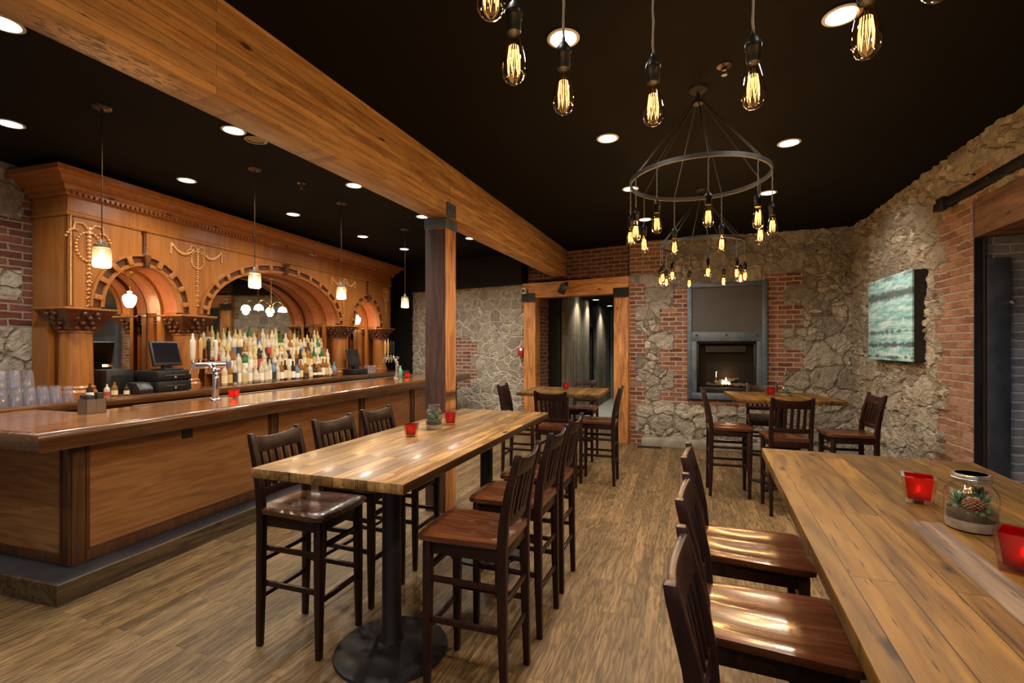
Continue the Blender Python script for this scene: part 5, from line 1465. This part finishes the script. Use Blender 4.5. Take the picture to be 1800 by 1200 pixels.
b = MB(); b.bx(-0.15, 0.15, -0.17, 0.17, 0.0, 0.10); b.bx(-0.05, 0.03, -0.06, 0.06, 0.10, 0.18); b.build('stand', M['black_plastic'], t, bevel=0.006)
scr(t, 0.15, 0.34, 0.32, 16)

# upside-down pint glasses
b = MB()
pp = [(0.0005, 0.145), (0.030, 0.145), (0.032, 0.140), (0.0445, 0.0), (0.0425, 0.0), (0.0305, 0.130), (0.0005, 0.132)]
b.loft([[(r*math.cos(2*PI*k/20), r*math.sin(2*PI*k/20), z) for k in range(20)] for r, z in pp], cap=False)
ME_PINT = _mesh(b, 'pint_glass', M['pint_glass'])
def pint(x, y, z, label, group):
    o = bpy.data.objects.new('pint_glass', ME_PINT); link(o); o.location = B(x, y, z+0.001)
    tag(o, label, 'glass', group)
rows = ['front', 'second', 'third', 'back']
for r_ in range(4):
    n_ = 8 if r_ < 2 else 7
    for k in range(n_):
        pint(-1.62-r_*0.097, 1.02-k*0.097-(0.0 if r_ % 2 == 0 else 0.04), CT, 'upside-down pint glass, lower layer, %s from right in the %s row' % (ORD[k], rows[r_]), 'upside-down pint glasses at the left end of the back counter')
t_ = bt('glass_tray', 'thin dark tray laid over the lower pint glasses to carry the second layer', 'tray', -1.83, 0.55, CT+0.146, 0)
b = MB(); b.bx(-0.19, 0.13, -0.28, 0.28, 0.0, 0.004); b.build('mat', M['pint_glass'], t_)
for r_ in range(3):
    for k in range(5):
        pint(-1.75-r_*0.097, 0.79-k*0.097-(0.0 if r_ % 2 == 0 else 0.04), CT+0.150, 'upside-down pint glass, upper layer, %s from right in the %s row' % (ORD[k], rows[r_]), 'upside-down pint glasses at the left end of the back counter')
for k, (x_, y_) in enumerate(((-1.72, 6.02), (-1.72, 6.12), (-1.72, 6.22), (-1.82, 6.07), (-1.82, 6.17))):
    pint(x_, y_, CT, 'upside-down glass right of the far till, %s' % ['nearest in front', 'middle in front', 'farthest in front', 'nearer one behind', 'farther one behind'][k], 'glasses beside the far till')

# small things by the left column
sm = [(-1.66, 1.22, 'bitters', 'dark brown', 'white', 'white', 0.62), (-1.64, 1.36, 'bitters', 'clear', 'red', 'white', 0.55), (-1.70, 1.47, 'bitters', 'amber', 'cream', 'gold', 0.60), (-1.66, 1.56, 'bitters', 'dark brown', 'cream', 'gold', 0.52)]
for k, (x_, y_, nm, gl, lb, cp_, sc) in enumerate(sm):
    bottle(x_, y_, CT+0.001, 'stout', gl, lb, cp_, 'little %s bitters bottle, %s label, near the left column, %s from left' % (gl, lb, ORD[k]), 'little bottles near the left column', sc)

# ---------------------------------------------------------------- things on the bar top
t = bt('napkin_caddy', 'square brushed metal bar caddy with black napkins at the bar corner', 'caddy', -0.80, 0.70, BZ-0.011, math.radians(-8))
W_ = 0.068
b = MB(); b.bx(-W_, W_, -W_, W_, 0.0, 0.006)
for q in ((-W_, -W_+.005, -W_, W_), (W_-.005, W_, -W_, W_), (-W_, W_, -W_, -W_+.005), (-W_, W_, W_-.005, W_), (-W_, W_, -0.004, 0.0)): b.bx(*q, 0.003, 0.115)
b.build('holder', M['caddy_metal'], t)
b = MB(); b.bx(-0.058, 0.058, -0.058, -0.008, 0.006, 0.148); b.build('napkins', M['black_plastic'], t, bevel=0.004)
b = MB(); b.bx(0.005, 0.055, 0.012, 0.055, 0.006, 0.165); b.build('straw_box', M['black_plastic'], t, bevel=0.003)
b = MB()
for k in range(5): b.bx(-0.055+0.011*k, -0.048+0.011*k, 0.012, 0.05, 0.006, 0.142+0.006*(k % 2))
b.build('sugar_packets', M['paper'], t)
def tap_tower(x, y, label, handles):
    t = bt('beer_tap_tower', label, 'beer tap', x, y, BZ-0.011)
    b = MB(); b.lathe([(0.0, 0), (0.055, 0), (0.053, 0.012), (0.035, 0.03), (0.0, 0.035)], (0, 0, 0), 24); b.build('base_flange', M['chrome'], t, smooth=True)
    pts = [(0, 0, 0.02), (0.012, 0, 0.10), (0.016, 0, 0.20), (0.006, 0, 0.28), (-0.03, 0, 0.335), (-0.08, 0, 0.35)]
    b = MB(); b.tube(pts, [0.034, 0.030, 0.030, 0.031, 0.032, 0.030], 16); b.build('column', M['chrome'], t, smooth=True)
    b = MB(); b.tube([(-0.08, -0.17, 0.35), (-0.08, 0.17, 0.35)], 0.032, 16); b.build('manifold', M['chrome'], t, smooth=True)
    for k, (yy, m, wd, hh) in enumerate(handles):
        b = MB(); b.tube([(-0.10, yy, 0.35), (-0.15, yy, 0.35), (-0.165, yy, 0.32), (-0.175, yy, 0.27)], 0.011, 10); b.lathe([(0.014, 0.35), (0.016, 0.375), (0.008, 0.40), (0.0, 0.40)], (-0.135, yy, 0), 12); fo = b.build('faucet', M['chrome'], t, smooth=True)
        b = MB(); b.rects([(-0.135, yy, 0.395, 0.018, 0.020), (-0.135, yy, 0.43, 0.024, wd*0.8), (-0.135, yy, 0.56, 0.026, wd), (-0.135, yy, 0.60, 0.022, wd*1.1), (-0.135, yy, 0.615, 0.02, wd*0.5), (-0.135, yy, hh, 0.015, wd*0.3)])
        b.ball((-0.135, yy, hh), 0.012, 8); b.build('tap_handle', m, t, bevel=0.004)
hw = M['white_plastic']; ht = simple('honey_tap_handle', (0.52, 0.30, 0.10), 0.35, coat=0.4); hb = M['black_plastic']
tap_tower(-0.66, 1.72, 'curved chrome beer tap tower near the middle of the bar, tall white handle', [(-0.13, hw, 0.045, 0.66), (-0.045, ht, 0.03, 0.62), (0.045, hb, 0.03, 0.62), (0.13, hw, 0.03, 0.60)])
tap_tower(-0.60, 5.15, 'curved chrome beer tap tower at the far end of the bar, honey-coloured handles', [(-0.13, ht, 0.035, 0.64), (-0.045, ht, 0.03, 0.66), (0.045, hb, 0.03, 0.63), (0.13, hb, 0.03, 0.62)])
x_, y_, z_ = B(-0.64, 1.93, BZ-0.011)
candle(x_, y_, z_, 0.3, 'red glass candle holder on the bar beside the nearer beer tap', 0.85, 0.2)
x_, y_, z_ = B(-0.55, 5.42, BZ-0.011)
candle(x_, y_, z_, 0.3, 'red glass candle holder at the far end of the bar beside the far beer tap', 0.85, 0.2)
t = bt('green_bottle', 'small green and white bottle behind the far red candle on the bar', 'bottle', -0.74, 5.52, BZ-0.011)
b = MB(); b.lathe([(0.0, 0), (0.034, 0), (0.036, 0.005), (0.036, 0.12), (0.02, 0.155), (0.013, 0.165), (0.013, 0.19), (0.0, 0.19)], (0, 0, 0), 18); b.build('body', simple('mint_green_plastic', (0.12, 0.45, 0.30), 0.4), t, smooth=True)
b = MB(); b.lathe([(0.015, 0.175), (0.015, 0.2), (0.0, 0.2)], (0, 0, 0), 12); b.build('cap', M['white_plastic'], t)
